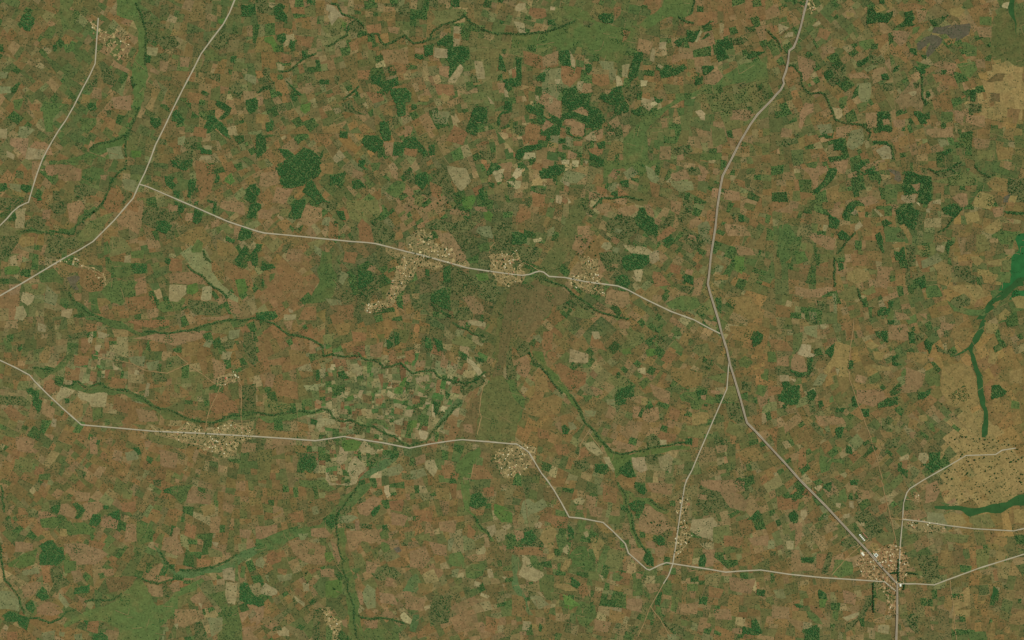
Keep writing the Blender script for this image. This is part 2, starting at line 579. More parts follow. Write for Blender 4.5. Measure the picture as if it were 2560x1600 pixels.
SHEET['D0'] = """
Y 205 66 215 62 230 62 232 66 242 68 242 105 230 108 225 118 215 120 205 110 198 95 200 82 206 75
h 229 0 235 0 234 15 236 30 242 40 242 65 236 62 230 60 216 60 210 45 212 20 220 8
m 175 25 190 20 191 28 188 33 178 38 168 33 158 33 162 36 166 38 158 48 150 54 149 50 153 40 145 48 142 48 140 41 148 36 153 34 158 25
o 12 6 18 7 18 15 12 17
G 12 17 18 15 18 21 10 21
t 10 22 20 26 13 33 10 32
b 22 25 23 26 13 35 10 34
t 15 36 19 31 24 30 24 34
r 2 24 9 23 9 30 3 30
G 3 38 12 42 12 50 6 54 2 48
G 40 16 47 17 42 24 38 20
t 42 24 48 19 50 22 46 25
K 94 8 100 8 103 12 112 13 118 10 118 14 113 22 103 21 93 23 | dark green wood with a flat lower edge near the top, upper right
K 105 0 110 0 110 3 105 3
y 101 5 107 4 112 9 103 12 101 8
y 74 11 81 12 81 16 75 15
o 111 0 118 8 116 10 111 4
K 128 12 136 10 139 17 134 23 126 26 121 26 122 24 128 21 130 16
G 86 38 100 37 101 45 92 48 85 42
p 118 28 135 30 130 40 125 44 118 38
G 137 26 144 25 141 30 136 33
y 171 8 182 7 186 10 181 17 172 14
y 155 31 162 32 160 34 155 33
o 166 37 178 36 176 41 170 42
K 133 45 140 46 141 53 138 52 134 49
K 145 52 150 52 149 56 145 55
g 150 42 153 40 149 51
G 176 40 188 40 197 44 197 52 188 53 184 46
G 200 16 212 16 211 24 200 24
o 191 27 196 34 192 35 190 33
p 197 26 211 25 211 35 200 35
s 228 0 234 0 233 15 235 30 236 36 232 20 228 12
T 222 3 228 2 227 8 220 7
K 98 42 104 41 104 46 98 46
K 84 58 90 56 95 53 95 58 88 63 84 62
W 96 50 110 56 110 60 102 62 96 58
K 119 64 124 61 123 67 118 69
K 53 68 60 66 62 72 56 77 53 73
W 66 62 72 60 74 64 73 74 70 75 69 68
p 28 52 45 58 45 64 38 76 32 78 30 70
W 55 57 70 62 74 75 62 82 55 78
K 107 70 113 69 115 75 108 75
W 108 79 118 78 119 86 110 86
p 100 66 110 63 115 72 100 80 98 72
p 76 70 90 68 97 74 90 74 78 74
l 84 79 97 78 98 88 94 98 88 96 84 88
K 82 85 86 80 85 90 79 94
G 84 98 95 96 92 105 85 107
K 137 62 146 64 149 67 148 70 144 70 142 67 138 65
K 149 87 152 85 154 90 150 93
K 147 97 149 93 151 98 148 101
p 133 80 137 74 143 80 148 96 145 105 135 100 128 105 120 95
t 132 87 140 86 140 90 136 91
W 137 78 143 77 142 83 138 84
K 191 85 197 84 196 96 191 96 | small upright rectangle of dark wood against golden pasture
K 164 66 169 66 168 70 164 70
G 179 60 195 58 198 66 191 74 183 70
b 206 76 215 70 225 70 222 76 210 78
b 211 88 219 88 219 96 211 95
y 213 57 220 55 220 60 214 59
W 190 98 202 98 202 106 192 107
p 187 108 205 110 206 120 200 120 187 115
G 164 105 174 105 174 115 163 117
G 67 92 75 91 75 100 70 100 66 96
t 59 101 70 103 71 110 64 114 61 108
p 35 97 43 98 43 106 36 110 32 122 29 120 30 106
W 103 105 115 105 117 115 110 117 118 122 117 124 103 124 103 113 106 112
K 103 106 113 105 116 112 110 116 118 121 116 124 103 124 103 118
p 108 113 114 112 115 117 109 119
p 92 107 103 106 103 120 94 122
p 118 113 130 113 129 121 119 120
K 126 122 130 119 129 124 126 124
K 138 105 144 105 149 110 150 117 143 117 141 111 138 108
K 62 132 72 131 72 142 62 142 | square dark wood between pinkish fields, right of the main road's upper part
K 53 127 60 129 63 121 61 131 54 131
p 65 120 78 118 80 122 72 131 64 129
l 78 124 90 121 90 135 80 142 74 138
l 46 118 60 117 62 125 50 128
W 7 134 22 130 24 135 18 139 8 138
W 24 126 30 125 29 132
p 13 121 23 122 22 129 12 130
K 100 133 112 133 115 137 102 136 99 134
t 102 142 113 135 120 150 108 151
K 164 144 172 140 175 142 167 147
G 178 130 192 130 192 137 186 140 180 135
l 160 132 170 132 172 137 163 139
p 150 122 175 120 176 130 155 130 150 126
d 232 128 240 128 242 140 234 140
o 216 137 231 140 231 151 217 151
g 198 142 215 142 215 151 198 151
p 194 130 210 132 208 140 196 140
r 48 26 60 30 56 38 46 34
r 20 62 30 66 26 76 18 72
r 122 4 140 3 150 6 140 10 124 10
p 140 8 150 10 148 18 142 22
p 166 58 178 60 176 72 166 68
p 176 104 186 106 184 118 176 114
o 62 36 72 38 70 46 60 44
p 50 44 62 44 62 50 52 52
r 155 70 175 72 180 82 160 80
g 160 78 164 76 160 82 154 82
p 195 56 205 56 206 64 198 64"""
SHEET['A1'] = """
G 47 0 75 0 74 4 62 5 47 3
p 42 5 62 4 77 9 76 20 60 19 44 14
G 78 10 88 7 98 8 99 12 95 18 88 20 84 24 77 23
W 70 25 80 22 92 28 90 34 80 33 77 39 70 34
p 95 14 102 14 100 20 95 18
K 0 21 6 22 7 28 3 30 0 30
K 20 23 30 24 30 30 24 31 20 27
l 8 22 20 23 20 31 10 27
p 30 1 40 2 35 17 32 20 30 12
G 40 5 44 5 43 8 38 9
G 49 15 55 14 55 18 49 18
W 16 9 22 11 22 18 14 17
K 35 36 39 35 40 38 35 39
W 50 29 55 29 57 38 51 39 50 35
W 46 42 60 38 64 42 62 50 55 53 49 48
W 0 34 18 36 24 40 10 48 0 46
K 10 50 14 48 16 55 13 58 9 57
t 15 47 25 45 22 64 15 64 14 55
p 63 42 77 38 80 45 74 52 72 60 66 58
d 74 54 84 48 90 44 94 46 80 58 72 64 70 70 58 70 45 69 16 70 16 65 30 65 45 67 62 68 72 62
W 22 58 34 52 44 56 42 65 24 64
W 0 75 18 71 17 78 10 88 3 95 0 92
o 18 73 33 73 32 80 22 83 17 79
W 44 72 58 70 62 74 72 72 74 76 73 84 62 84 58 88 46 88 45 80
r 98 38 105 28 118 34 112 48 102 50 98 44
g 85 58 98 52 108 50 100 60 90 75 75 78 72 74
W 112 24 125 32 124 36 117 42 114 42 118 36
p 118 38 135 38 138 47 134 60 131 70 115 62 110 56 118 50
l 115 18 128 19 130 32 118 28
K 162 0 182 0 182 5 176 10 172 10 164 6
K 155 15 165 16 163 20 167 24 163 28 157 24
K 178 18 186 18 184 28 180 36 177 35 178 28
K 164 29 170 29 169 38 164 37
K 165 38 176 43 173 50 170 50 172 56 168 50 165 42
p 159 41 168 43 168 48 160 49
W 136 44 165 46 170 50 168 56 158 60 148 56 136 60 134 58
K 148 57 158 58 163 62 157 70 148 66 | dense dark block inside a larger orchard, below the road running east from the fork
W 134 58 148 56 148 66 158 70 168 58 163 77 156 70 140 63
K 184 40 188 38 187 42 184 43
K 184 45 192 49 190 58 186 61 182 58
p 176 50 183 50 181 58 175 57
K 196 37 205 40 204 50 201 50 202 41 196 40
K 205 12 208 16 206 22 202 22 204 16
v 213 17 219 12 222 20 218 24 212 20
K 236 24 242 22 242 42 236 40 230 37
K 236 42 242 41 242 55 232 55 235 48
K 228 63 239 66 237 74 228 77 224 75
p 222 60 228 62 224 73 221 70
K 214 71 222 75 221 79 213 76
g 206 62 214 60 222 69 214 70
p 210 38 230 40 232 52 215 48 208 45
r 185 0 203 5 200 30 190 38 185 20
o 165 75 180 65 192 62 200 75 190 85 180 80
G 187 75 192 78 190 88 182 88 180 85
l 170 88 185 78 194 85 200 95 200 105 210 118 225 130 225 136 212 130 200 118 188 108 178 98
K 156 93 161 93 161 98 156 98
K 222 95 232 80 235 85 228 98 226 102 222 98
K 236 90 242 82 242 102 238 98
G 100 95 112 96 125 98 138 97 139 107 125 108 116 112 108 110 100 104
K 124 98 139 98 138 107 126 107
G 123 86 137 86 136 93 124 93
G 98 78 102 76 104 88 98 90
g 105 72 118 74 125 85 110 90 103 92 103 80
G 95 125 105 115 118 112 130 115 125 125 115 138 105 134
G 36 104 55 102 55 108 60 112 60 116 38 116
m 63 110 70 108 75 112 72 118 76 122 72 124 66 120
r 72 102 98 106 100 115 96 124 85 125 76 118
t 9 92 15 90 17 100 10 100
v 4 102 14 98 19 102 16 108 5 108
t 22 125 33 128 30 135 26 138 19 133
l 44 118 55 128 52 138 42 135
t 58 142 69 140 66 150 58 148
t 15 139 22 138 26 146 22 151 14 151
p 8 118 20 117 18 126 10 128
g 22 117 44 116 43 126 34 128 24 124
d 62 126 66 125 72 132 85 142 100 151 82 151 74 140 66 132
G 85 132 92 130 95 145 88 144
t 160 118 176 118 176 126 168 134 160 133
v 177 118 186 116 188 124 182 128 176 126
p 160 108 185 105 195 112 195 118 177 117 160 117
t 192 120 201 118 199 133 190 132
G 150 135 170 128 175 132 170 142 155 144 148 140
W 178 132 205 134 210 140 208 148 185 146 178 140
p 190 149 205 148 217 146 216 151 190 151
r 212 95 236 105 240 120 225 118 212 108
v 222 113 232 112 234 124 226 128
p 215 130 225 135 228 146 218 145
r 120 38 132 42 130 50 121 46
p 138 75 150 76 152 82 140 84
r 160 92 172 94 172 106 160 104
o 205 75 220 80 218 92 206 90
p 200 58 208 55 206 62 200 64
r 118 130 145 128 148 140 122 142
r 30 118 36 117 35 122 30 122
p 16 90 22 88 21 96 17 96
r 0 128 12 130 16 142 10 150 0 148
o 100 60 112 64 110 72 98 70
p 40 48 48 46 47 56 40 56"""
SHEET['B1'] = """
h 226 130 241 118 241 150 222 150
r 0 104 50 100 58 106 55 120 45 138 20 140 0 130
p 135 28 160 26 180 40 170 60 145 62 135 48
G 62 85 72 90 72 100 76 108 76 118 72 130 60 135 48 137 54 125 60 115 58 104 61 95
g 85 38 115 38 118 52 105 62 88 55
W 95 104 110 104 118 112 115 125 110 128 104 140 95 140 97 125 95 115
K 96 104 108 105 112 113 104 120 97 122
K 26 0 60 0 63 8 60 14 54 18 44 24 33 27 22 22 24 15 19 13 19 7 26 7 | broad ragged dark wood left of the centre, the biggest dark patch on that side
K 50 19 55 20 58 28 64 36 68 40 62 40 58 42 52 36 44 30
K 70 14 83 12 84 20 80 27 76 23 70 25
K 91 20 98 18 104 26 91 28
K 97 0 104 0 102 6 107 10 102 9 97 5
G 107 3 118 3 117 9 110 12
K 40 38 46 36 47 42 42 55 37 56 30 54 34 46 33 42 | slanting dark wood a little above the road east of the fork
g 25 46 33 46 30 54 22 52
K 0 40 5 42 5 46 0 50
K 0 24 4 28 3 33 0 35
W 62 38 70 38 76 36 78 42 74 48 66 44
K 75 48 83 48 85 57 80 56
G 134 20 142 20 140 28 134 36 122 30 128 23
W 139 10 148 10 152 24 142 20
K 150 14 160 11 163 20 158 28 150 22
W 165 10 180 10 186 25 190 35 178 34 170 22
t 180 5 198 8 204 20 194 30 187 22 182 12
K 218 12 222 3 230 3 234 6 226 12 218 15
T 223 11 235 8 232 20 228 21
T 236 20 242 20 242 25
v 194 36 204 33 208 36 204 46 198 47 195 42
v 214 50 220 48 224 52 222 58 216 56
K 220 21 226 22 225 26 220 25
K 210 28 216 25 215 38 211 36
p 183 46 190 46 202 50 202 53 183 52
p 206 44 218 44 218 49 208 48
W 160 60 170 55 185 60 200 55 210 60 200 68 185 68 170 66 160 64
W 205 49 212 50 212 60 205 57
W 222 62 235 56 242 60 242 80 230 78 222 70
W 190 70 200 72 202 80 198 88 190 78
G 208 80 220 78 222 86 212 88
W 222 82 242 75 242 90 228 88
p 172 70 184 68 188 76 198 90 200 98 185 95 178 85
W 105 60 113 55 125 62 132 70 130 80 115 82 108 72
W 90 63 97 64 97 75 90 75
V 122 83 134 84 138 88 132 91 123 88
p 135 77 141 78 139 86 134 84
V 145 75 155 68 165 70 168 80 185 84 195 94 200 101 180 96 165 92 150 88 144 82
V 138 88 155 91 160 98 175 100 165 105 152 100 148 110 135 125 130 135 125 130 130 118 133 105 138 98
V 105 137 120 133 125 132 126 138 118 143 105 144 103 141
V 222 90 242 88 242 120 232 115 222 105
K 160 103 164 104 164 110 160 109
K 177 102 184 99 184 115 177 117 | slim dark strip of wood just below the road through the central village
W 184 100 195 105 205 110 210 120 205 128 195 130 185 125 183 110
K 165 127 178 120 183 128 184 142 176 140 170 136 165 133 | dark wood in the orchards south of the central village
W 82 122 92 125 92 133 84 136 80 130
W 145 130 160 132 160 140 150 142
W 185 140 205 138 205 151 188 151
W 205 110 225 108 230 125 225 135 210 130
p 195 130 205 128 215 138 215 146 205 145
p 107 99 113 100 112 107 105 104
l 63 55 70 54 70 62 62 62
p 45 42 62 45 62 55 52 62 40 60
l 55 80 62 84 61 92 56 88
K 6 95 10 98 16 98 18 102 12 104 5 104
K 6 110 8 116 7 121 5 119
G 12 108 18 107 18 112 13 116
K 0 79 6 80 4 86 0 88
K 0 88 2 90 2 100 0 100
W 26 80 33 80 28 88 24 86
K 0 145 10 143 18 143 21 148 16 151 0 151
t 31 140 35 142 35 144 31 144
t 27 146 38 146 37 151 26 151
l 65 130 80 133 82 137 70 138
r 45 140 57 138 57 151 40 151
r 78 138 92 136 92 151 75 151
l 80 105 88 108 82 118 78 115
r 100 55 108 62 112 78 100 78 95 65
p 5 12 20 10 23 22 10 26 2 24
p 20 25 35 28 28 42 15 40
v 208 108 218 106 220 114 210 114
p 137 128 145 127 146 133 140 138
K 134 135 139 138 139 141 134 139
l 210 63 222 62 224 75 215 72 208 68
o 60 4 74 2 72 14 62 12
p 92 8 102 12 98 18 90 16
p 126 8 134 12 134 20 128 16
p 2 46 16 48 14 56 2 56
r 70 58 78 60 77 76 68 74
r 84 86 96 88 94 98 82 96
p 30 84 44 84 42 96 28 94
r 22 108 42 106 46 122 26 124
r 164 20 176 26 174 38 166 34
g 150 32 160 34 156 44 150 42
p 228 4 242 2 242 12 236 10"""
SHEET['C1'] = """
h 60 38 72 35 70 50 62 66 56 80 45 100 40 112 45 128 35 150 5 150 8 130 20 112 28 98 36 85 45 70 52 52
W 92 55 110 52 118 58 120 66 110 75 118 82 105 78 90 68 88 62
p 58 75 75 70 80 90 85 108 70 110 66 95 55 92
G 87 0 140 0 130 8 122 16 105 8 95 10 86 18
T 4 7 10 8 9 15 4 18 0 15
T 0 20 9 20 8 26 4 28 0 26
T 46 0 54 0 54 4 47 4
T 57 1 64 0 63 6 58 6
t 68 0 72 1 70 4
K 26 10 34 9 38 13 36 17 28 18 26 15
K 35 6 44 4 50 5 50 10 44 15 38 14 34 10
K 78 0 87 0 87 6 82 7
l 52 10 65 12 70 15 60 22 48 22 45 20
t 48 20 55 21 54 25 49 23
t 30 22 32 25 30 25
p 96 8 102 14 98 19 91 15
l 105 12 113 6 120 13 110 18
l 126 5 132 8 140 18 134 24 128 16
K 102 20 110 18 110 26 104 25
l 92 24 100 20 98 28 94 31 90 28
r 80 24 90 28 88 36 80 30
K 94 31 100 28 100 35 94 33
r 100 24 104 28 112 35 100 34
p 150 13 164 8 169 18 155 20 150 17
l 150 20 170 20 172 28 158 30 150 24
t 145 21 151 15 150 21
p 73 30 85 28 92 34 85 38 72 38
t 74 38 83 36 78 45 73 44
T 42 33 48 35 46 42 41 40
T 53 36 56 40 53 41
r 48 34 53 38 50 42 47 40
W 12 37 19 35 19 42 16 46 12 42
r 19 32 32 32 30 44 20 44
r 10 45 18 48 18 54 4 62 4 50
W 20 24 32 28 30 33 22 29
W 67 42 75 46 80 50 76 53 68 48
p 78 42 92 40 94 48 85 50 78 46
p 100 46 115 42 120 47 110 53 100 52
K 120 45 126 45 128 52 136 56 138 62 137 72 128 70 118 62 115 55 118 52 | irregular dark green wood with a pinkish strip cut into it, right of the centre
p 124 42 130 42 135 50 134 54 127 50
p 134 54 142 57 138 62 135 60
W 160 30 168 30 170 38 172 48 165 55 158 60 155 52 162 46
K 163 31 168 31 168 38 163 37
W 138 65 150 50 155 55 150 62 142 66
r 137 73 150 62 155 66 148 72 138 77
K 142 76 150 70 153 74 146 79
l 98 64 104 66 102 70 97 68
t 87 78 93 78 95 82 90 86 84 82
l 96 82 102 83 100 88 94 86
t 105 80 125 82 135 88 128 90 112 88
W 82 88 100 86 102 92 100 105 90 105 84 95
K 104 92 115 88 130 88 130 96 122 104 110 104 104 100 | dark tree-dotted block in the orchards north-east of the eastern village
p 94 98 100 98 100 102 94 101
t 130 88 138 85 140 94 133 98 130 95
p 138 84 148 93 140 99
W 160 62 180 72 185 80 172 85 162 75
p 168 58 175 53 180 58 174 64 167 65
l 175 60 185 58 188 64 187 80 182 78 176 68
r 187 65 192 64 190 71 185 71
p 184 80 189 80 187 90 184 91
p 168 70 174 72 174 76 166 74
K 98 110 107 108 112 115 108 122 98 118 | dark wood touching the road just right of the eastern village
K 165 108 172 110 171 118 166 116 160 110
W 160 118 172 120 170 127 160 125
G 145 135 160 128 175 130 180 138 165 143 150 140
t 115 104 124 103 122 115 117 115
g 124 103 134 104 132 110 124 108
p 165 103 172 104 170 109 163 107
p 172 112 182 110 178 128 170 128
g 175 140 190 128 194 132 198 148 176 145
K 192 130 198 130 198 145 194 142
o 192 108 204 108 204 113 192 114
l 192 100 200 100 198 106 192 106
v 210 90 220 92 218 108 210 104
p 200 28 215 30 215 38 200 38
K 214 52 220 52 219 59 214 58
p 200 7 209 9 203 14
W 205 50 212 50 210 58
W 165 8 178 6 178 15 168 14
p 176 5 182 6 186 12 180 14
p 190 8 197 9 195 14 190 14
p 175 14 184 12 182 20 176 20
o 200 130 225 128 240 150 220 150
V 65 92 78 95 82 102 82 112 88 128 78 125 62 120 55 118 57 108 66 110 66 100
T 20 75 28 73 29 77 21 78
K 0 68 8 68 14 72 14 78 8 80 0 80
l 34 66 40 62 40 70 33 72
W 0 82 25 82 25 95 10 100 0 92
W 42 132 60 130 72 138 80 145 70 145 58 140 42 142
p 95 122 110 125 112 135 105 140 88 135 90 125
p 133 128 142 128 140 135 132 133
p 62 62 74 62 72 72 62 70
r 130 20 140 24 138 36 132 34
p 150 38 160 40 158 52 150 48
r 20 2 30 4 28 10 18 8
g 140 26 152 28 148 36 140 34
p 190 26 196 27 194 36 188 35
p 200 60 220 62 226 72 204 72
p 210 80 228 84 230 90 214 90
r 184 48 194 44 192 58 184 58
r 130 105 140 106 150 118 136 120
r 150 98 160 100 158 108 150 106
g 62 138 80 148 70 150 56 148"""
SHEET['D1'] = """
e 236 70 242 66 242 112 236 118 228 122 218 124 222 115 230 108 228 98 232 90 238 85 234 78 232 73
b 20 100 35 95 50 98 62 105 60 115 45 120 30 118 20 112
G 34 3 47 2 46 8 38 8
p 32 8 55 5 57 10 48 15 47 25 44 27 40 15
K 58 7 66 9 62 18 55 25 45 31 44 28 52 20 | narrow slanting dark wood pointing to the lower left, right of the main road
p 62 0 76 0 73 13 66 12
K 82 5 90 0 93 4 86 9 92 13 98 6 103 13 90 14 82 9
p 88 5 105 0 110 0 113 7 103 11 100 5 92 10
o 103 3 112 2 113 8 104 11
m 114 8 118 8 123 12 127 18 124 22 118 18 119 14 115 11
p 75 14 84 10 84 16 76 17
K 130 14 136 10 143 14 155 16 154 38 150 42 143 40 142 32 134 32 127 28 128 20 | large dark green wood with a small tan triangle cut out of it, right side
p 135 23 144 22 143 28 140 30
G 110 24 114 23 123 24 122 38 112 42 110 34
K 105 15 107 16 106 24 104 22
t 126 33 140 33 139 40 132 41 126 38
K 120 48 128 42 136 40 138 46 143 48 142 54 140 60 139 66 132 64 128 60 124 60 122 54 | starlike bright-edged dark wood below the wood with the tan triangle
W 140 52 146 50 146 60 142 66 138 64
K 107 58 112 56 117 60 110 64
p 116 42 124 42 122 47 118 48
T 139 39 143 40 144 44
t 149 46 153 46 153 50 149 49
W 143 6 150 8 150 14 145 12
W 155 12 165 8 172 8 180 2 184 3 182 8 172 16 160 16
K 165 46 172 41 178 42 183 47 178 54 170 52 166 50 | very dark rounded wood at the head of a green stream strip, far right
g 154 20 175 15 190 10 198 15 200 20 190 24 175 24
p 174 35 182 30 188 32 189 42 184 46 178 40
o 206 22 215 16 227 18 225 30 215 30
y 200 29 212 33 215 38 210 47 193 43 196 36
b 212 38 218 33 222 36 220 44
d 198 20 206 22 212 30 200 28 195 38 188 46 184 46 192 36 197 28
W 228 18 242 15 242 35 236 40 228 36 226 30
m 222 35 228 32 227 40 222 40
y 228 34 236 34 234 40 228 40
p 212 46 222 44 222 52 214 54
y 203 65 218 55 221 66 212 70 205 68
b 221 60 240 60 239 66 222 67
p 224 56 232 56 232 60
K 223 48 242 54 242 56 226 51
G 211 71 218 68 240 67 234 73 230 80 220 79 217 74 211 74
s 242 112 235 120 222 132 215 135 212 142 206 148 205 151 196 151 200 145 208 135 216 128 228 118 236 112
e 242 118 242 130 228 132 232 124
o 212 137 220 132 215 140
y 230 130 238 128 242 135 242 142 235 140
y 218 146 224 140 230 145 226 151 218 151
y 191 91 198 91 204 95 198 101 194 98
y 207 96 222 93 230 89 230 95 220 100 208 99
g 220 95 230 94 230 104 222 104
W 175 100 190 100 192 108 198 110 196 118 190 116 176 108
y 198 103 210 104 217 108 221 118 215 118 205 110 198 108
d 208 101 220 101 220 106 214 108 209 105
d 218 106 230 105 228 116 216 115
y 175 90 180 91 178 96 174 95
o 180 65 188 70 188 74 180 70
g 195 70 205 70 210 85 198 88
b 188 72 198 70 196 85 185 88
W 175 130 185 126 192 132 190 138 178 140 172 134
d 170 132 175 144 190 146 205 148 205 142 185 140
y 170 120 185 117 200 128 195 138 185 128
K 74 44 77 40 84 38 83 44 78 50 74 55 70 54 72 48
t 78 50 82 46 85 48 82 53
K 57 53 64 54 68 57 65 65 58 64
K 65 70 70 66 75 70 79 74 76 76 68 75
t 82 62 87 58 90 62 83 68
t 100 46 103 46 109 53 106 54
K 101 71 106 68 109 76 108 80 110 87 108 88 104 80
o 124 62 129 60 135 70 133 76 129 70
W 121 70 128 66 130 75 122 74
o 116 80 130 77 130 80 120 84
K 119 86 124 87 127 82 129 82 130 95 121 95 | small square dark wood with a ragged top among reddish fields, right side
o 141 81 148 81 149 86 142 85
W 130 80 138 80 140 100 132 102
t 160 80 167 81 166 88 158 85
K 170 75 177 78 172 82 170 89 167 85
g 150 80 158 78 158 90 145 92 140 88
l 145 95 160 88 165 95 155 100 146 102
y 75 106 85 102 95 105 98 112 82 118 74 112
g 66 125 82 118 88 130 75 134 66 130
g 88 125 100 118 102 125 95 128
o 120 110 130 107 130 120 122 118
W 130 100 135 102 134 120 130 118
K 141 114 147 114 150 120 145 122 | little diamond of dark wood in the middle of brown fields, right side
G 150 118 160 117 165 130 150 130
p 25 119 40 122 60 120 62 122 50 130 35 130 26 127
G 10 62 20 60 30 80 20 95 12 100 10 85
G 25 88 35 86 38 95 28 98
p 38 72 50 70 64 74 62 85 55 85 45 78
p 55 47 72 45 70 52 62 55
K 66 97 71 98 72 103 67 105
K 103 142 108 141 114 140 113 134 119 133 116 146 104 147
G 116 140 120 143 118 151 112 151
l 61 126 64 126 65 145 62 145
p 120 143 130 145 135 151 122 151
p 142 145 150 145 150 151
l 38 143 46 144 46 151 40 151
W 46 132 54 134 54 142 48 142
y 154 98 165 96 174 100 172 112 164 110
o 160 106 174 112 170 120 160 116
y 184 118 200 118 206 128 198 132
y 186 50 198 48 200 58 188 60
o 202 108 214 110 216 118 204 116
p 84 36 98 34 106 40 92 44
p 20 38 30 40 28 46 20 46
p 104 100 116 104 112 122 102 118
r 78 88 94 90 96 100 80 100
o 60 30 66 28 68 36 60 38"""
SHEET['A2'] = """
g 160 45 175 42 185 48 200 60 190 75 170 72 160 60
d 50 56 60 63 66 62 72 60 80 64 95 62 110 65 122 66 135 72 150 82 165 88 178 94 190 96 205 95 215 90 242 87 242 92 215 95 200 98 185 97 170 94 155 94 150 88 140 80 125 75 115 70 95 70 82 68 70 66 60 64
d 90 0 115 0 122 8 135 12 150 13 165 12 185 8 195 5 205 0 235 0 230 5 200 9 180 14 160 16 140 16 125 12 110 8
t 36 3 44 5 43 11 36 10
G 4 17 10 17 11 27 7 28 4 20
t 85 12 88 11 87 22 83 21
t 90 24 96 23 94 31 90 28
t 92 10 104 14 98 18 93 17
r 120 2 145 8 160 5 160 0 125 0
p 155 12 195 10 190 18 165 25 150 20 125 17
g 200 4 218 2 222 8 215 14 200 12
l 217 10 227 8 225 17 216 18
W 64 14 82 10 85 14 75 18 65 20
r 77 18 86 18 86 24 80 32 76 28
r 70 33 84 34 83 43 70 43
o 44 24 48 26 46 40 38 41 37 34
G 31 44 50 46 57 40 62 34 68 28 71 29 70 34 63 44 52 50 46 52 40 56 34 50 30 47
K 17 27 21 23 21 28 18 30
W 107 37 116 38 115 46 108 43
t 128 47 131 48 131 52 127 52
r 86 48 92 49 90 58 85 57
l 120 35 138 34 136 44 125 42
l 138 40 150 38 150 47 140 48
g 158 36 168 33 178 40 158 48
r 42 58 52 55 52 68 46 72 40 66
t 32 60 38 58 38 66 31 64
t 58 62 71 67 65 73 60 74 55 78 53 73
K 61 74 66 74 66 78 62 79
t 74 66 85 70 100 68 102 70 99 82 86 82 84 78 74 73
o 66 80 74 72 78 78 78 90 72 94 63 86
K 24 66 30 64 33 67 37 66 37 74 40 76 38 86 35 88 34 83 31 80 31 72 26 69 | crooked dark wood just left of the road in the lower left, stepping downwards
p 40 77 52 84 50 93 45 92 38 88
r 3 84 10 80 18 87 25 92 22 95 8 93
W 0 70 20 72 30 78 28 82 10 80 0 78
g 1 92 6 90 12 95 14 105 10 112 2 112 1 105
G 99 94 104 95 105 99 99 100
g 103 90 113 92 116 100 108 100 100 92
G 88 84 97 82 97 92 88 96
p 85 110 92 110 92 128 85 126
t 50 92 54 94 52 102 48 100
l 122 75 132 77 136 80 130 78
W 143 50 155 50 158 58 145 58
o 150 58 157 58 156 63 150 62
t 139 59 142 60 140 72 136 73
o 170 62 178 68 178 72 171 73
t 210 29 219 30 217 38 209 37
l 195 18 202 20 198 26 192 25
W 212 20 222 19 220 27 212 27
W 230 12 242 12 242 45 235 40 230 25
W 228 62 242 60 242 84 230 86
V 203 56 210 52 222 49 226 58 218 60 210 62 205 62
r 198 70 210 68 222 78 226 88 205 88 198 85
V 145 98 152 102 170 104 180 97 195 105 215 98 235 98 236 110 222 118 220 126 210 128 195 122 180 118 165 112 150 108
p 184 122 188 123 185 135 182 132
K 92 113 95 114 94 118 91 118
K 125 121 131 120 134 126 131 128
l 118 125 131 122 131 132 120 133
p 136 115 144 114 142 120 138 120
W 70 140 82 144 80 150 74 148
G 37 146 47 145 47 151 36 151
g 140 107 160 112 180 118 175 122 155 118 142 115
p 14 110 34 112 30 126 16 124
r 12 122 20 124 18 132 10 130
r 34 138 42 140 40 148 32 146
p 108 122 116 124 114 134 106 132
p 150 122 168 126 166 140 152 138
r 106 54 120 56 118 66 104 64
r 62 44 76 48 74 58 62 56
p 200 36 214 42 212 52 202 48
o 176 20 188 22 186 32 176 30
p 128 84 146 86 150 96 132 96
r 108 72 124 78 120 88 106 84
g 14 128 32 132 30 144 14 142"""
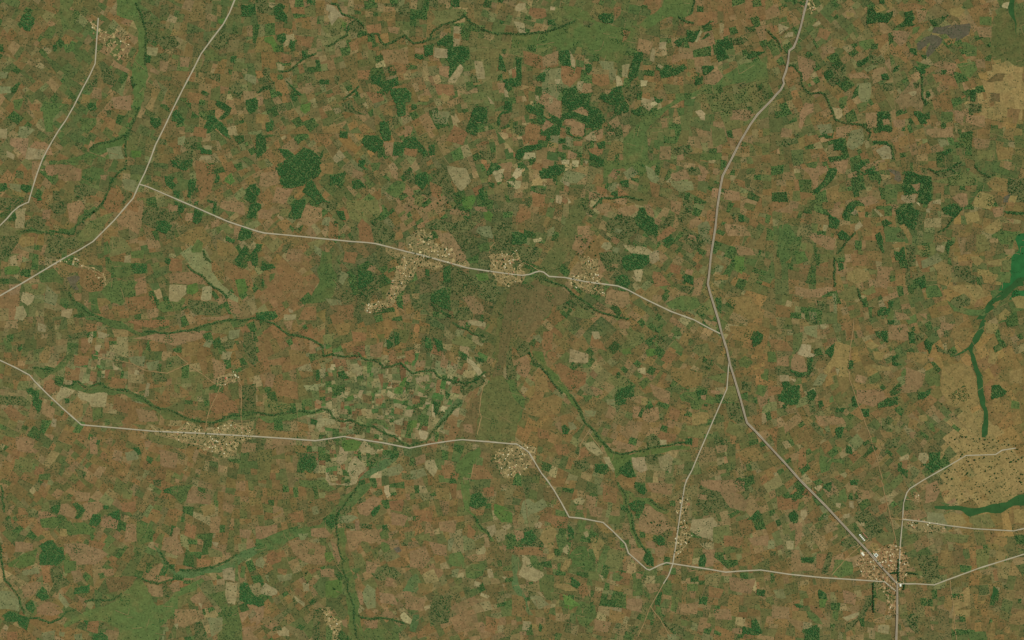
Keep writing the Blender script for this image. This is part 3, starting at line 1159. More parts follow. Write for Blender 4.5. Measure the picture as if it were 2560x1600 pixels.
SHEET['B2'] = """
h 228 0 242 0 242 26 236 36 234 50 240 64 242 72 242 115 226 114 208 112 211 90 213 72 222 60 224 46 227 25
r 0 6 15 10 22 15 40 20 60 25 61 34 50 44 30 45 12 44 0 35
r 196 72 213 64 211 80 212 92 208 110 195 108 182 112 185 100 192 88
p 26 2 35 0 33 9 30 10
o 74 4 90 3 88 14 78 15
l 47 31 51 31 51 35 47 34
T 71 42 75 42 74 48 70 47
t 50 43 52 43 52 46
r 19 62 28 56 40 60 40 75 30 73 20 71
t 88 42 96 41 100 45 98 52 92 50
K 77 49 83 48 88 55 82 56 78 53
K 57 47 60 47 60 57 57 57
W 128 10 135 12 136 22 130 26 124 26 125 16
K 130 11 135 13 136 22 132 24
W 158 14 165 16 168 24 165 32 158 28 156 20
K 160 16 165 18 167 28 160 26
K 168 17 176 20 177 28 172 30
K 123 18 130 22 128 26 124 28
K 195 30 200 33 199 38 194 36
K 206 34 215 37 216 40 208 39
l 170 38 180 40 179 52 169 50
T 198 34 206 40 212 46 217 54 210 52 204 44 199 40
t 200 0 217 2 216 6 200 5
g 185 18 194 14 205 20 208 24 195 25 185 22
o 183 30 192 32 190 42 182 38
W 210 12 220 14 219 22 211 22
p 152 38 160 38 160 44 150 44
r 125 30 132 28 133 38 127 42
v 132 64 140 60 138 70 130 69
v 140 54 143 54 140 63 134 64
v 86 73 92 70 93 74 87 77
v 144 95 152 95 152 101 146 103 143 100
G 155 63 162 65 158 69 153 67
G 104 92 118 95 128 100 115 99 104 97
G 112 64 116 63 115 69 111 68
T 125 66 131 70 129 74 124 72
T 154 103 163 106 160 114 155 112
t 118 100 130 106 135 110 125 108
t 130 96 140 92 138 100 130 98
T 176 80 181 82 178 87 174 85
t 150 55 163 52 164 57 152 60
t 80 68 88 68 86 74 80 72
t 98 66 102 66 99 74 96 72
t 142 85 150 84 146 92 140 90
r 118 70 122 74 120 76
r 148 74 154 75 153 79 148 79
r 186 62 193 62 192 70 185 68
r 131 82 140 85 138 90 130 88
b 92 88 98 90 95 95 90 93
b 101 70 110 72 108 80 101 78
r 113 74 120 74 119 80 113 79
K 168 77 175 77 173 84 170 90 168 85
K 179 67 184 70 181 75 179 73
W 160 66 168 63 165 72 157 71
W 122 76 130 74 128 82 123 84
W 150 82 158 85 155 90 148 90
W 170 86 178 86 178 90 172 91
c 190 74 196 76 194 82 185 88 178 95 172 102 168 110 163 106 170 98 178 88 184 80
r 212 70 220 65 226 72 222 85 213 90
G 226 62 240 64 242 75 236 76 228 68
T 195 98 204 99 206 106 200 107 195 104
t 172 104 179 106 178 108
W 237 25 242 24 242 60 238 58 236 40
W 195 55 215 54 217 60 205 66 196 72 192 66
t 57 93 66 93 76 94 74 98 64 100 60 105 57 102
K 52 93 58 95 57 99 52 98
l 85 104 92 103 93 108 86 107
W 93 99 102 101 100 109 92 107
G 42 75 52 74 54 82 45 82
p 57 75 63 76 62 80 57 78
d 0 92 30 88 45 86 60 84 64 86 50 90 30 95 10 97 0 96
o 0 100 15 104 30 106 45 104 50 110 20 112 0 110
p 0 114 60 115 68 122 60 128 35 125 0 122
v 82 114 92 112 100 116 95 124 84 124 81 119
G 109 116 118 117 120 122 112 122
t 97 123 102 114 108 118 115 126 110 127 103 125 100 126
t 88 136 93 128 102 135 103 141 96 148 90 150 86 143
t 77 130 85 126 86 132 80 137 76 134
t 90 149 97 147 96 151 90 151
K 40 132 48 127 56 130 58 137 52 145 46 142 40 137 | ragged dark wood south of the long road, left of pale fields, lower left
W 38 125 58 126 58 130 42 132
c 96 151 103 144 112 138 120 133 128 126 135 127 132 132 122 140 108 148
K 128 127 135 126 134 130 126 131
W 105 130 112 127 116 132 108 138
t 159 133 168 132 172 140 168 148 160 140
l 146 142 158 140 162 147 150 151 145 150
l 124 140 135 136 140 141 135 147 124 148
W 138 144 147 146 146 151 138 150
F 190 135 200 125 210 120 213 128 205 140 203 150 192 148 189 142
r 206 136 215 138 225 150 203 151
V 227 125 242 120 242 148 234 146 228 135
r 175 137 187 137 190 150 178 150
r 40 10 52 8 56 18 46 18
r 90 10 104 12 104 20 92 20
p 108 24 120 20 118 36 108 34
r 140 30 150 28 150 38 142 40
p 176 30 182 40 180 46 174 44
g 64 14 74 12 72 24 64 22
p 10 50 18 52 16 64 8 62
o 30 28 50 30 50 42 34 42
p 150 130 160 126 160 134 150 138
g 8 74 34 80 30 88 8 88
r 2 92 12 98 8 104 0 102"""
SHEET['C2'] = """
h 0 1 20 1 18 12 8 16 2 12
h 0 68 10 72 12 84 8 95 0 102
Y 0 0 1 0 1 1
F 19 29 28 30 33 42 42 52 50 62 58 75 66 88 70 98 78 103 85 112 92 122 110 128 130 122 150 120 168 118 168 121 150 124 125 128 112 134 105 145 98 150 94 135 88 123 78 108 70 100 64 90 58 80 50 70 40 60 34 52 28 42 20 35
o 12 80 40 70 48 75 45 88 25 92 14 88
o 150 44 180 50 178 62 165 65 150 55
g 0 0 24 0 22 10 15 15 5 15
l 19 15 26 14 29 18 27 22 20 18
r 30 11 38 10 38 28 30 30 28 22
p 2 38 14 33 18 45 14 55 6 52
r 40 42 45 40 55 46 70 50 70 60 60 66 55 67 50 60 44 52
p 74 62 85 66 86 70 78 72
t 54 27 60 29 72 32 72 40 54 40
W 58 41 66 41 66 45 58 44
G 66 41 73 41 72 46 67 45
G 66 71 75 71 75 74 70 78
g 108 15 115 10 125 13 125 20 118 25 110 24
t 75 11 82 11 84 17 78 18
K 125 22 137 14 136 17 127 23
v 126 28 135 27 136 33 128 35
v 104 28 112 26 113 32 105 32
g 93 53 106 52 112 57 110 63 95 62 88 58
t 118 46 126 45 127 52 120 50
G 127 54 131 58 124 65 120 61
G 118 49 124 53 120 57
K 100 65 115 62 116 72 108 74 107 80 98 80 97 72
p 114 81 121 82 121 93 114 92
y 122 73 128 73 127 82 122 80
K 128 77 131 77 134 82 129 84
K 121 86 124 82 123 92 119 91
p 124 85 138 82 140 93 130 97 124 94
W 139 88 143 88 143 95 139 94
l 89 75 97 74 97 80 90 80
l 68 85 80 86 78 91 70 91
G 158 72 165 68 172 68 176 62 186 65 184 70 193 74 190 80 182 78 178 85 170 84 168 78 160 77
K 174 66 184 66 184 70 176 76
p 179 71 184 71 183 76 178 74
p 188 66 197 67 195 71 188 69
K 182 79 186 80 184 82 181 81
y 170 90 177 87 184 87 187 91 184 97 170 100
o 160 79 166 82 164 84 160 82
o 153 99 160 103 158 107 153 105
o 130 97 140 96 138 102 132 102
r 140 105 156 108 154 114 145 116 138 110
t 140 113 146 113 146 119 140 119
K 164 112 171 112 170 118 164 117
W 133 107 140 112 140 120 127 122 128 110
p 88 112 100 105 125 106 128 118 118 125 95 125 88 118
t 113 130 125 129 128 142 122 145 115 140
W 126 128 138 126 138 136 130 136
K 102 140 112 132 114 140 117 148 110 149 101 144 | bright-edged rounded dark wood at the fork of two green valleys, lower middle right
t 138 130 147 126 153 130 150 145 140 140
g 158 125 168 124 170 134 160 134
t 68 117 77 114 86 126 80 129 72 122
r 65 122 70 120 74 128 62 132
K 47 100 50 99 55 104 53 108 48 108
l 53 97 58 97 62 102 55 104
p 40 97 46 96 46 102 48 108 42 102
r 40 118 52 117 54 126 44 128
K 78 136 90 136 92 142 88 146 79 144
W 58 133 70 132 74 140 68 144 60 138
t 86 130 92 129 97 142 96 145 91 138
o 20 48 32 46 33 55 35 68 22 68
G 0 70 8 70 11 80 10 92 4 100 0 98
W 5 18 18 22 17 32 8 35 4 28
W 0 38 4 50 5 62 0 62
V 0 108 10 118 22 122 20 132 14 140 8 145 0 140
p 14 130 22 135 22 140 16 140
W 137 14 145 17 148 24 144 28 138 24
G 151 10 158 10 160 16 155 16
l 152 15 160 16 157 19
g 172 24 185 22 188 32 178 35 170 30
W 181 40 189 35 189 44 183 48
W 205 35 212 36 210 50 206 48
G 214 38 220 33 228 40 222 46 215 44
o 205 6 230 6 225 18 210 18
K 227 18 232 10 238 14 235 22 228 26
G 235 52 242 48 242 58 236 56
G 233 62 242 62 238 72 230 70
W 217 58 227 58 225 68 217 66
g 204 63 213 63 213 76 200 78
W 202 78 214 78 222 95 215 98 204 92
p 232 70 242 66 242 78 234 84
W 190 112 204 112 203 118 192 117
p 192 118 204 118 203 125 194 126
g 205 95 222 102 216 112 202 106
r 76 12 74 24 90 30 84 20
r 34 30 44 30 40 38 33 36
p 100 0 112 2 110 8 102 8
p 130 60 150 68 148 80 134 72
r 150 82 160 86 156 96 148 92
o 212 124 230 120 240 132 224 134
r 146 28 156 34 150 42 140 38
o 162 12 170 14 166 24 158 22
g 164 100 184 100 180 112 166 110
p 92 80 98 84 96 94 88 92
r 24 102 34 104 36 112 26 112"""
SHEET['D2'] = """
Y 165 115 175 95 185 85 200 80 207 90 207 112 215 100 225 120 242 130 242 151 145 151 165 138
y 165 45 180 40 192 44 197 56 198 70 200 80 185 85 170 80 162 65
y 64 20 78 24 77 35 76 54 67 54 68 46 62 44 56 52 52 48 60 36
l 34 6 47 5 46 17 36 14 34 10
t 49 4 55 3 55 8 50 8
W 36 0 49 0 49 4 40 5
T 32 23 41 23 40 31 45 33 42 35 36 35 28 32
G 0 30 8 30 8 40 0 40
p 8 36 18 34 20 44 8 43
p 22 38 28 30 34 35 37 49 30 49 22 46
W 6 44 20 44 30 49 37 49 36 34 48 36 44 46 38 54 28 55 18 52 8 52
K 20 46 30 50 37 49 37 35 42 36 40 52 28 54
t 11 52 20 52 20 58 12 58
t 20 55 26 56 25 59
l 45 56 50 50 56 52 50 62 42 62
K 55 28 63 22 62 32 60 36 54 31
K 76 38 81 38 80 46 76 46
t 63 46 68 46 66 53
K 101 11 113 10 113 22 107 18 102 15 | dark wood shaped like a quarter circle below a square one, right of the main road
K 113 0 120 0 119 4 113 4
p 114 5 130 4 138 18 125 20 114 18
K 132 11 138 11 139 22 134 22
W 138 12 148 14 146 20 139 19
W 166 10 172 10 170 16 166 16
K 148 21 156 21 155 26 152 33 151 28
W 158 22 165 28 174 30 172 33 160 30
y 99 29 110 31 108 38 101 37
G 114 25 118 28 115 31
K 118 35 124 33 123 36 119 39 126 42 124 43 117 43
o 131 30 150 32 151 38 147 42 131 37
p 151 35 157 36 154 41
y 98 42 116 45 116 48 105 48 98 45
G 125 50 130 46 131 52 127 54
p 130 45 142 48 148 51 146 62 140 68 128 69 121 66 130 60 130 50
G 148 48 160 45 163 52 162 62 152 62 148 56
K 104 79 112 74 122 72 123 80 112 82 104 83
K 87 84 96 84 96 91 91 92 | small dark wood touching the thin earth track, right side
K 79 73 82 72 85 82 80 81
K 64 83 73 83 72 87 64 87
G 58 74 61 70 62 77 58 78
K 10 70 15 66 13 60 17 56 22 62 30 62 30 72 28 80 20 80 10 76 | big smooth dark green wood just right of the main road, lower right
W 37 68 43 65 46 70 44 77 46 86 40 88 38 78
K 37 68 43 65 46 70 43 76 37 75
K 47 77 51 76 53 81 49 84
K 14 80 18 79 17 84 14 83
W 39 98 44 96 52 103 53 110 48 108 42 102
K 63 103 67 101 72 101 71 105 69 112 66 111 64 107 | small dark wood like a boot, between the main road and the earth track
W 107 93 114 93 114 104 108 103
o 106 104 118 106 116 112 108 110
y 142 90 150 89 151 95 144 96
y 120 92 124 92 124 95
p 133 106 140 105 138 112 134 110
G 96 112 103 110 103 116 97 116
W 110 118 122 110 124 120 112 122
K 142 68 148 68 153 65 154 69 148 74 142 75
o 153 63 158 61 158 66
K 74 118 79 120 80 127 73 126
G 64 119 70 120 69 125
G 49 128 60 130 72 133 72 137 60 134 57 142 50 144 49 135
K 123 135 132 133 132 150 122 142
t 124 130 132 126 133 132 124 133
t 143 126 150 125 152 130 148 136 142 131
K 152 125 163 125 163 140 155 145 150 140 145 136 152 135 | broad dark wood bordering the golden pasture on its left, beside the white road
r 127 128 132 134 132 142 126 140
G 152 98 156 98 158 106 154 105
s 203 0 207 0 204 10 200 18 195 24 193 30 198 42 203 55 204 68 205 80 209 90 208 104 205 111 202 110 204 98 204 88 200 78 198 62 196 50 192 38 190 28 194 18 200 8
s 193 24 182 30 173 35 178 34 190 28
K 211 62 218 61 226 68 222 72 211 75 | rounded dusky wood right of the long green river strip
G 230 75 238 78 238 84 230 84
r 205 62 211 62 209 78 205 74
o 217 42 225 32 228 24 232 30 233 42 226 45
p 84 62 108 66 112 74 100 82 84 78
p 44 90 70 92 74 98 48 100
r 0 62 14 64 12 70 0 72
r 30 122 36 120 36 138 28 142
p 84 52 94 54 92 60 82 58
o 40 110 50 114 48 122 38 120
o 80 60 104 60 106 66 82 66
y 96 20 106 24 98 28 92 24
r 0 18 18 20 24 30 4 28
p 162 8 164 2 178 4 172 10
y 205 2 218 4 214 14 206 12
o 176 4 190 8 186 22 172 16
o 134 92 142 96 140 104 132 102
y 210 28 218 32 214 42 208 40
o 222 6 234 8 232 16 220 14
y 228 48 240 46 240 60 228 60
o 212 76 228 74 228 88 214 88
y 104 112 110 116 106 122 102 118"""
SHEET['A3'] = """
F 60 138 70 130 85 122 110 115 130 95 134 92 140 105 148 118 155 118 170 102 190 94 194 96 180 110 165 125 152 140 140 151 118 151 112 140 95 133 75 132 62 140
W 45 19 58 19 57 27 54 34 46 30 48 26
K 50 24 57 23 56 30 53 32 49 28
g 39 23 46 20 48 30 39 30
p 58 22 64 22 72 30 70 37 55 32
g 58 16 66 14 69 20 60 20
K 69 22 73 21 81 29 77 33 74 37 70 36 74 31 70 25 | bent dark wood like a boomerang in the lower left
p 78 22 95 20 100 25 90 33 82 38 76 38 80 30
K 88 32 95 32 95 40 91 44 84 42 86 36
K 101 33 113 28 114 36 111 38 104 34
K 97 24 103 24 102 28 98 27
p 96 37 104 34 112 38 110 46 100 45 95 42
G 38 38 50 34 68 40 80 40 90 46 88 52 65 52 60 46 40 44
r 17 26 24 27 27 32 18 33
W 27 31 36 30 36 36 26 35
o 40 48 47 48 48 56 43 57
y 57 46 63 46 64 53 57 53
K 37 62 44 58 50 57 54 63 60 63 60 71 62 74 54 81 46 80 38 81 37 72 40 66 | large dark wood in the lower left, with a lighter wood below it
W 48 84 55 81 60 84 60 92 66 96 64 100 58 102 54 108 51 100 48 92
G 60 76 72 76 72 86 62 88
G 8 78 22 70 35 64 34 72 32 80 20 84 8 82
p 14 58 31 60 31 66 22 68 14 68
r 39 81 47 81 48 96 41 98 40 88
p 60 60 80 60 95 65 102 70 90 80 72 80 64 70
p 67 86 76 84 78 95 70 98
p 97 85 108 84 108 90 101 92
G 92 88 97 87 99 93 94 94
p 119 42 129 42 129 58 118 58
G 130 38 142 42 146 50 145 58 130 62 129 50
W 3 40 10 36 13 46 6 48
p 164 45 170 46 168 55 174 68 168 71 152 66 155 54 162 54
y 189 25 204 22 203 32 193 35
G 156 9 165 5 182 4 178 10 175 20 170 22 164 15
K 155 9 161 7 162 13 155 12
p 176 12 185 9 198 14 200 24 190 22 176 22
W 145 0 152 0 152 6 145 5
t 200 58 207 59 205 64 202 62
g 197 63 210 68 210 73 197 73
p 138 88 152 78 155 80 150 90 163 92 162 96 148 98 138 94
K 153 83 160 80 156 90 151 90
p 140 98 154 100 154 110 145 110 140 106
p 158 100 170 95 170 105 163 106
W 154 97 158 98 158 105 166 106 160 111 154 110
c 145 60 158 75 166 88 172 86 190 84 205 82 218 76 228 68 242 62 242 70 228 78 220 85 200 88 180 92 168 92 160 86 150 72
t 210 84 220 82 222 90 222 96 211 94
t 214 97 225 97 223 108 222 118 215 116 213 108
G 223 76 225 76 225 95 222 95
G 228 81 232 81 231 92 227 92
K 227 98 234 97 238 106 242 110 242 118 234 117 226 114 | dark green wood beside a pale field near the bottom edge, left of the green valley
p 227 115 242 119 242 150 234 145 227 133 229 124
G 196 108 214 105 215 120 225 118 228 135 232 151 208 151 205 130 210 122
p 180 112 190 105 194 110 190 118 182 116
t 187 116 191 117 190 122
p 165 122 185 122 188 132 175 140 165 138
t 164 136 168 135 168 142
W 184 136 190 133 196 146 196 151 183 151
l 196 130 210 130 210 142 200 148
l 140 151 155 140 156 143 146 151
K 71 102 80 100 85 98 84 106 70 108
K 34 109 40 100 44 104 47 112 40 114
l 56 106 62 112 66 118 62 121 55 112
l 0 106 12 105 18 115 18 125 8 122 0 122
K 24 118 30 113 34 120 31 126 25 122
K 2 128 8 124 14 125 20 128 16 134 6 134
K 16 130 24 128 28 132 25 142 18 138
p 34 120 45 115 55 118 60 125 50 128 35 127
o 50 119 58 121 57 125
K 88 146 95 143 102 148 102 151 88 151
l 40 144 52 142 52 151 42 151
l 56 143 62 144 61 148 56 147
l 70 146 78 145 76 150
r 7 144 16 143 16 149 8 150
r 84 134 94 133 92 145 82 142
p 103 140 112 137 116 145 110 151 104 150
K 79 132 84 133 82 140
W 93 133 103 136 100 141 94 140
p 20 100 33 96 39 97 33 108 22 112
l 21 86 36 82 38 88 22 90
r 84 56 100 60 96 66 84 62
p 70 10 85 12 84 20 72 20
r 114 22 128 20 128 30 116 30
g 115 8 126 10 124 18 116 18
r 176 40 186 44 184 56 174 52
p 212 20 222 24 218 32 210 28
p 226 46 238 48 236 56 226 54
r 186 74 200 76 198 82 186 82
b 100 94 116 90 130 92 120 104 104 106
g 168 110 186 104 180 114 168 122"""
SHEET['B3'] = """
d 44 46 60 42 72 30 82 18 95 6 112 1 112 4 98 18 86 30 76 42 70 52 50 54
p 30 58 45 56 60 62 66 62 65 80 55 80 45 78 35 68
p 86 48 115 47 120 45 118 56 110 60 100 58 95 65 88 68 86 56
W 168 110 185 108 182 135 165 138 163 125
t 67 1 80 4 86 3 90 0 96 0 94 4 86 6 78 4 70 5
G 40 0 65 0 76 8 70 10 55 8 42 5
T 121 6 126 5 126 11 128 14 124 17 121 11
W 110 12 118 8 120 13 114 16
W 95 20 103 15 104 20 97 23
p 95 25 110 15 120 18 112 28 105 34 98 32
W 76 25 90 24 90 30 82 33 76 30
l 78 34 90 33 97 36 88 41 78 40
K 108 31 112 26 118 23 116 30 111 35
W 84 41 94 41 94 46 85 46
p 94 38 98 38 98 47 94 47
W 98 40 110 42 108 47 99 45
K 63 37 72 32 75 33 74 45 71 46
o 13 34 24 28 24 31 18 34
l 53 26 58 24 60 31 54 33
r 65 15 78 12 80 18 68 20
d 0 55 15 52 30 46 40 46 60 42 72 40 72 46 45 52 30 58 20 65 0 70
p 0 44 20 42 20 50 5 56 0 55
p 52 46 66 45 71 52 65 55 52 53
l 40 51 50 50 46 57 42 57
l 55 55 60 56 59 60 54 58
F 76 45 84 46 86 58 84 68 88 80 93 95 96 112 98 125 100 140 100 151 92 151 88 135 86 122 86 105 82 90 79 75 78 62 75 52
p 70 57 78 62 80 75 78 80 74 70
v 65 69 72 67 74 74 70 78 66 76
v 66 96 80 93 82 106 75 112 66 110
g 50 65 56 65 55 71 49 70
r 11 70 16 67 23 70 24 77 16 80 10 78
r 20 84 30 84 28 90 21 88
l 0 76 6 72 9 78 7 83 0 81
t 4 105 9 97 20 104 20 108 14 110 6 108
l 8 90 12 90 12 97
t 44 97 50 97 50 105 45 105
r 35 103 42 102 45 112 38 108
t 20 144 27 138 31 142 31 147 22 147
K 0 110 6 113 8 118 2 120 0 118
W 55 123 62 120 60 135 62 151 52 151 54 135
l 20 90 34 88 33 94 22 96
t 35 108 46 116 45 120 38 114
W 15 140 23 137 25 142 16 143
W 25 125 33 120 33 125 25 129
V 63 122 70 123 75 131 80 133 78 138 80 151 74 151 72 142 66 132
p 80 132 86 132 86 140 82 138
p 0 118 8 120 7 132 0 138
G 117 50 121 46 125 48 125 55 118 55
K 119 43 124 42 125 48 120 46
G 118 58 125 60 128 68 122 70 118 66
m 131 64 136 62 137 66 132 68
W 137 59 144 58 143 62 138 62
p 120 58 135 56 136 64 128 63
g 152 53 164 50 165 58 155 57
p 145 68 160 62 165 75 158 84 146 82
p 163 58 180 62 180 72 168 70
G 183 70 194 67 197 74 196 82 186 82 182 78
l 181 56 187 55 184 68 181 66
K 204 14 210 11 214 13 215 16 219 18 217 24 208 27 202 24 | compact dark wood beside a narrow valley, lower middle
W 205 6 212 6 213 12 206 12
r 214 8 225 6 225 15 218 16
v 225 22 235 25 242 32 242 40 232 40 225 32
F 194 0 202 0 202 12 205 20 200 27 210 38 218 48 226 58 222 58 212 46 205 36 198 26 194 14
t 218 44 226 42 227 50 222 55 218 50
t 232 44 240 41 242 44 236 47
p 232 58 237 66 235 68
t 207 68 216 62 218 66 216 70 209 71
p 198 72 218 68 216 76 205 78
G 198 85 203 80 212 79 218 78 214 90 206 94 199 92
t 218 84 223 84 225 92 220 93
t 192 88 197 87 196 92 190 92
t 207 96 212 97 211 101 206 100
T 213 106 221 110 219 112 212 109
t 232 91 237 91 235 94
t 232 98 235 99 233 101
l 185 85 192 84 190 92 185 92
c 138 105 145 92 150 88 158 98 152 107
o 153 98 167 97 166 106 155 107
p 123 92 130 93 130 101 122 100
W 112 82 130 82 138 90 128 95 115 95 108 88
l 100 108 105 98 113 104 113 120 106 122 100 112
p 95 88 98 90 97 97
p 95 103 100 105 102 118 98 118
T 136 128 140 125 147 132 146 136 138 134
c 148 128 154 127 154 136 150 144 145 142
p 120 125 128 124 133 130 122 130
p 101 133 115 133 115 140 105 140
G 100 143 118 140 135 142 142 151 104 151
p 190 120 200 115 215 118 220 130 215 145 200 145 190 135
G 234 115 242 113 242 122 236 122
G 235 52 242 50 242 62 236 60
r 30 32 44 28 46 40 34 40
r 126 20 140 18 138 30 126 28
o 170 8 184 8 182 20 168 18
p 128 30 144 34 140 44 128 42
r 150 28 168 30 166 40 150 38
p 172 40 190 38 188 50 174 48
r 200 42 208 48 206 56 200 54
p 116 106 130 108 134 118 118 116
p 140 108 160 112 158 124 142 122
g 90 68 100 70 104 80 94 84
p 104 76 116 80 112 88 104 88
r 218 128 230 132 226 146 216 142
p 60 84 74 84 74 92 62 92
g 140 50 150 48 150 54 142 56"""
SHEET['C3'] = """
F 100 0 106 10 118 15 132 18 140 24 148 30 145 33 130 24 118 20 112 15 110 30 115 42 120 58 128 68 120 65 112 48 108 30 102 12
c 0 70 6 72 8 80 4 90 8 100 14 115 20 128 16 128 8 112 0 100
b 30 8 38 5 44 20 38 24 30 18
W 10 6 18 4 16 14 10 12
l 10 20 15 18 22 22 30 16 33 25 25 30 18 32 12 38 8 30
t 58 18 66 16 69 20 66 24 58 22
p 61 25 67 24 67 28 61 28
G 36 20 42 18 42 24 37 24
G 61 29 67 28 69 36 60 36
G 64 37 70 38 68 48 64 49 62 42
r 33 32 53 35 52 46 44 46 33 38
G 42 27 50 28 53 35 42 33
K 53 42 59 47 58 55 54 58 53 48
t 21 42 25 39 29 41 27 46 22 45
y 26 55 30 46 36 43 42 48 40 58 36 68 31 62
W 9 48 14 44 24 46 24 54 30 58 30 64 10 62 8 58
K 9 50 18 47 24 54 18 61 9 60
G 41 52 50 50 54 58 52 64 46 70 44 64
t 48 65 52 60 54 66 52 70 48 68
t 67 50 71 48 73 53 70 55
y 74 55 80 52 88 60 82 68 82 78 78 72
r 2 63 30 64 28 72 4 70
p 1 47 10 48 12 54 5 58
G 56 68 62 63 70 63 72 67 78 72 79 78 73 84 68 86 58 78 54 72
G 88 63 93 63 88 80 88 88 78 86 80 80
g 93 64 108 68 105 75 100 88 90 86 88 78
p 112 65 123 64 126 68 122 76 118 80 112 72
t 9 70 18 76 22 84 30 88 30 92 22 96 14 94 6 90 10 80
G 18 72 22 72 30 82 28 86 20 82 17 76
y 32 70 40 69 40 74 33 75
y 46 84 50 76 56 74 54 82 48 87
G 28 92 34 90 40 91 40 98 36 105 38 115 32 112 28 102
K 56 92 60 94 65 98 62 102 56 100 | small dark lozenge of wood between brown fields, lower middle right
y 40 98 50 98 58 100 62 105 50 105 40 101
v 48 108 55 110 65 119 60 120 50 117
v 50 118 60 120 55 123 49 120
r 63 98 70 97 73 108 67 112 62 105
G 95 89 101 88 106 92 102 95 96 96
t 82 89 86 90 86 96
G 113 88 125 86 128 92 122 95 125 102 130 108 130 115 124 108 115 110
p 117 88 124 90 122 94 117 93
p 126 97 140 98 138 105 130 108
G 142 97 146 94 150 95 152 104 148 108 143 107
K 137 106 142 106 140 118 135 118
G 136 118 141 120 141 130 137 126
G 128 125 134 124 134 132 128 132
K 125 72 128 64 132 70 134 78 134 82 127 80 124 75 | dark wood hugging the bend of the road below the roadside village
p 126 58 135 58 136 65 130 64
K 137 53 141 52 145 56 144 61 140 62 137 60 | small round dark wood left of the roadside village, lower right
G 131 54 137 53 136 57
K 116 2 122 3 128 10 124 14 119 11 116 7 | dark leaf-shaped wood in the green valley above the roadside village
K 110 22 118 19 126 20 124 29 116 30 113 28
K 117 33 121 32 121 36 118 36
K 102 22 107 25 109 30 103 28
p 126 25 136 25 142 32 150 45 140 52 125 50 120 45 120 36
V 158 15 163 15 166 22 166 38 158 38 155 28
V 158 50 170 50 165 60 158 70 154 70 156 60
p 135 65 142 60 148 66 142 73 136 72
W 178 5 190 8 205 12 205 25 195 32 180 28 174 24 176 12
p 176 13 184 14 184 19 176 18
p 178 0 220 0 220 10 200 12 185 8 178 5
t 170 38 190 35 194 42 190 58 175 52 168 48
p 222 55 242 52 242 62 228 62
g 190 45 205 42 206 50 195 60 190 58
K 222 38 232 28 235 32 234 37
W 216 12 224 8 224 16 220 20
p 180 66 192 65 190 82 182 82
K 176 80 178 72 182 69 184 74 182 82 177 82 | small pear-shaped dark wood above the long road, right of the roadside village
W 166 82 190 82 190 86 170 85
G 165 98 175 98 176 104 166 106
W 160 90 165 90 164 95 160 95
K 177 110 185 111 184 118 177 117
W 168 127 178 127 178 130 168 131
G 150 110 158 112 156 125 150 124
p 160 117 176 115 175 128 160 124
K 232 103 240 104 238 110 231 108
K 226 132 230 130 237 144 232 147 218 145 218 138 226 140 | pointed dark wood like a fin near the bottom edge, right half
p 208 140 218 140 217 146 208 145
W 142 134 156 136 162 140 164 148 152 144
l 147 145 155 146 154 151 148 151
G 65 115 78 118 80 130 68 140 64 135 60 125
G 96 108 108 108 108 122 96 118
p 109 112 123 112 122 125 108 122
W 110 138 120 138 118 146 110 145
o 0 108 10 110 14 120 12 130 0 128
l 14 108 28 110 35 118 25 122
t 23 106 27 105 32 112
t 10 133 18 134 16 142 10 142
W 50 132 56 132 56 145 50 144
K 26 135 29 138 28 144 25 142
W 15 106 22 106 22 110 15 110
p 70 14 80 16 78 28 70 26
r 86 4 100 8 98 22 86 20
p 72 24 86 26 84 36 74 34
o 78 40 92 42 98 50 86 50
r 98 86 112 88 110 100 98 98
p 196 12 206 8 224 18 220 30 206 26
r 200 52 218 54 216 64 200 62
p 205 92 230 94 226 108 206 104
r 186 100 200 104 196 112 186 110
p 128 2 152 4 150 14 132 12
p 78 132 94 134 90 144 78 142
o 92 122 108 126 104 136 92 134
p 190 122 206 122 208 132 192 132"""
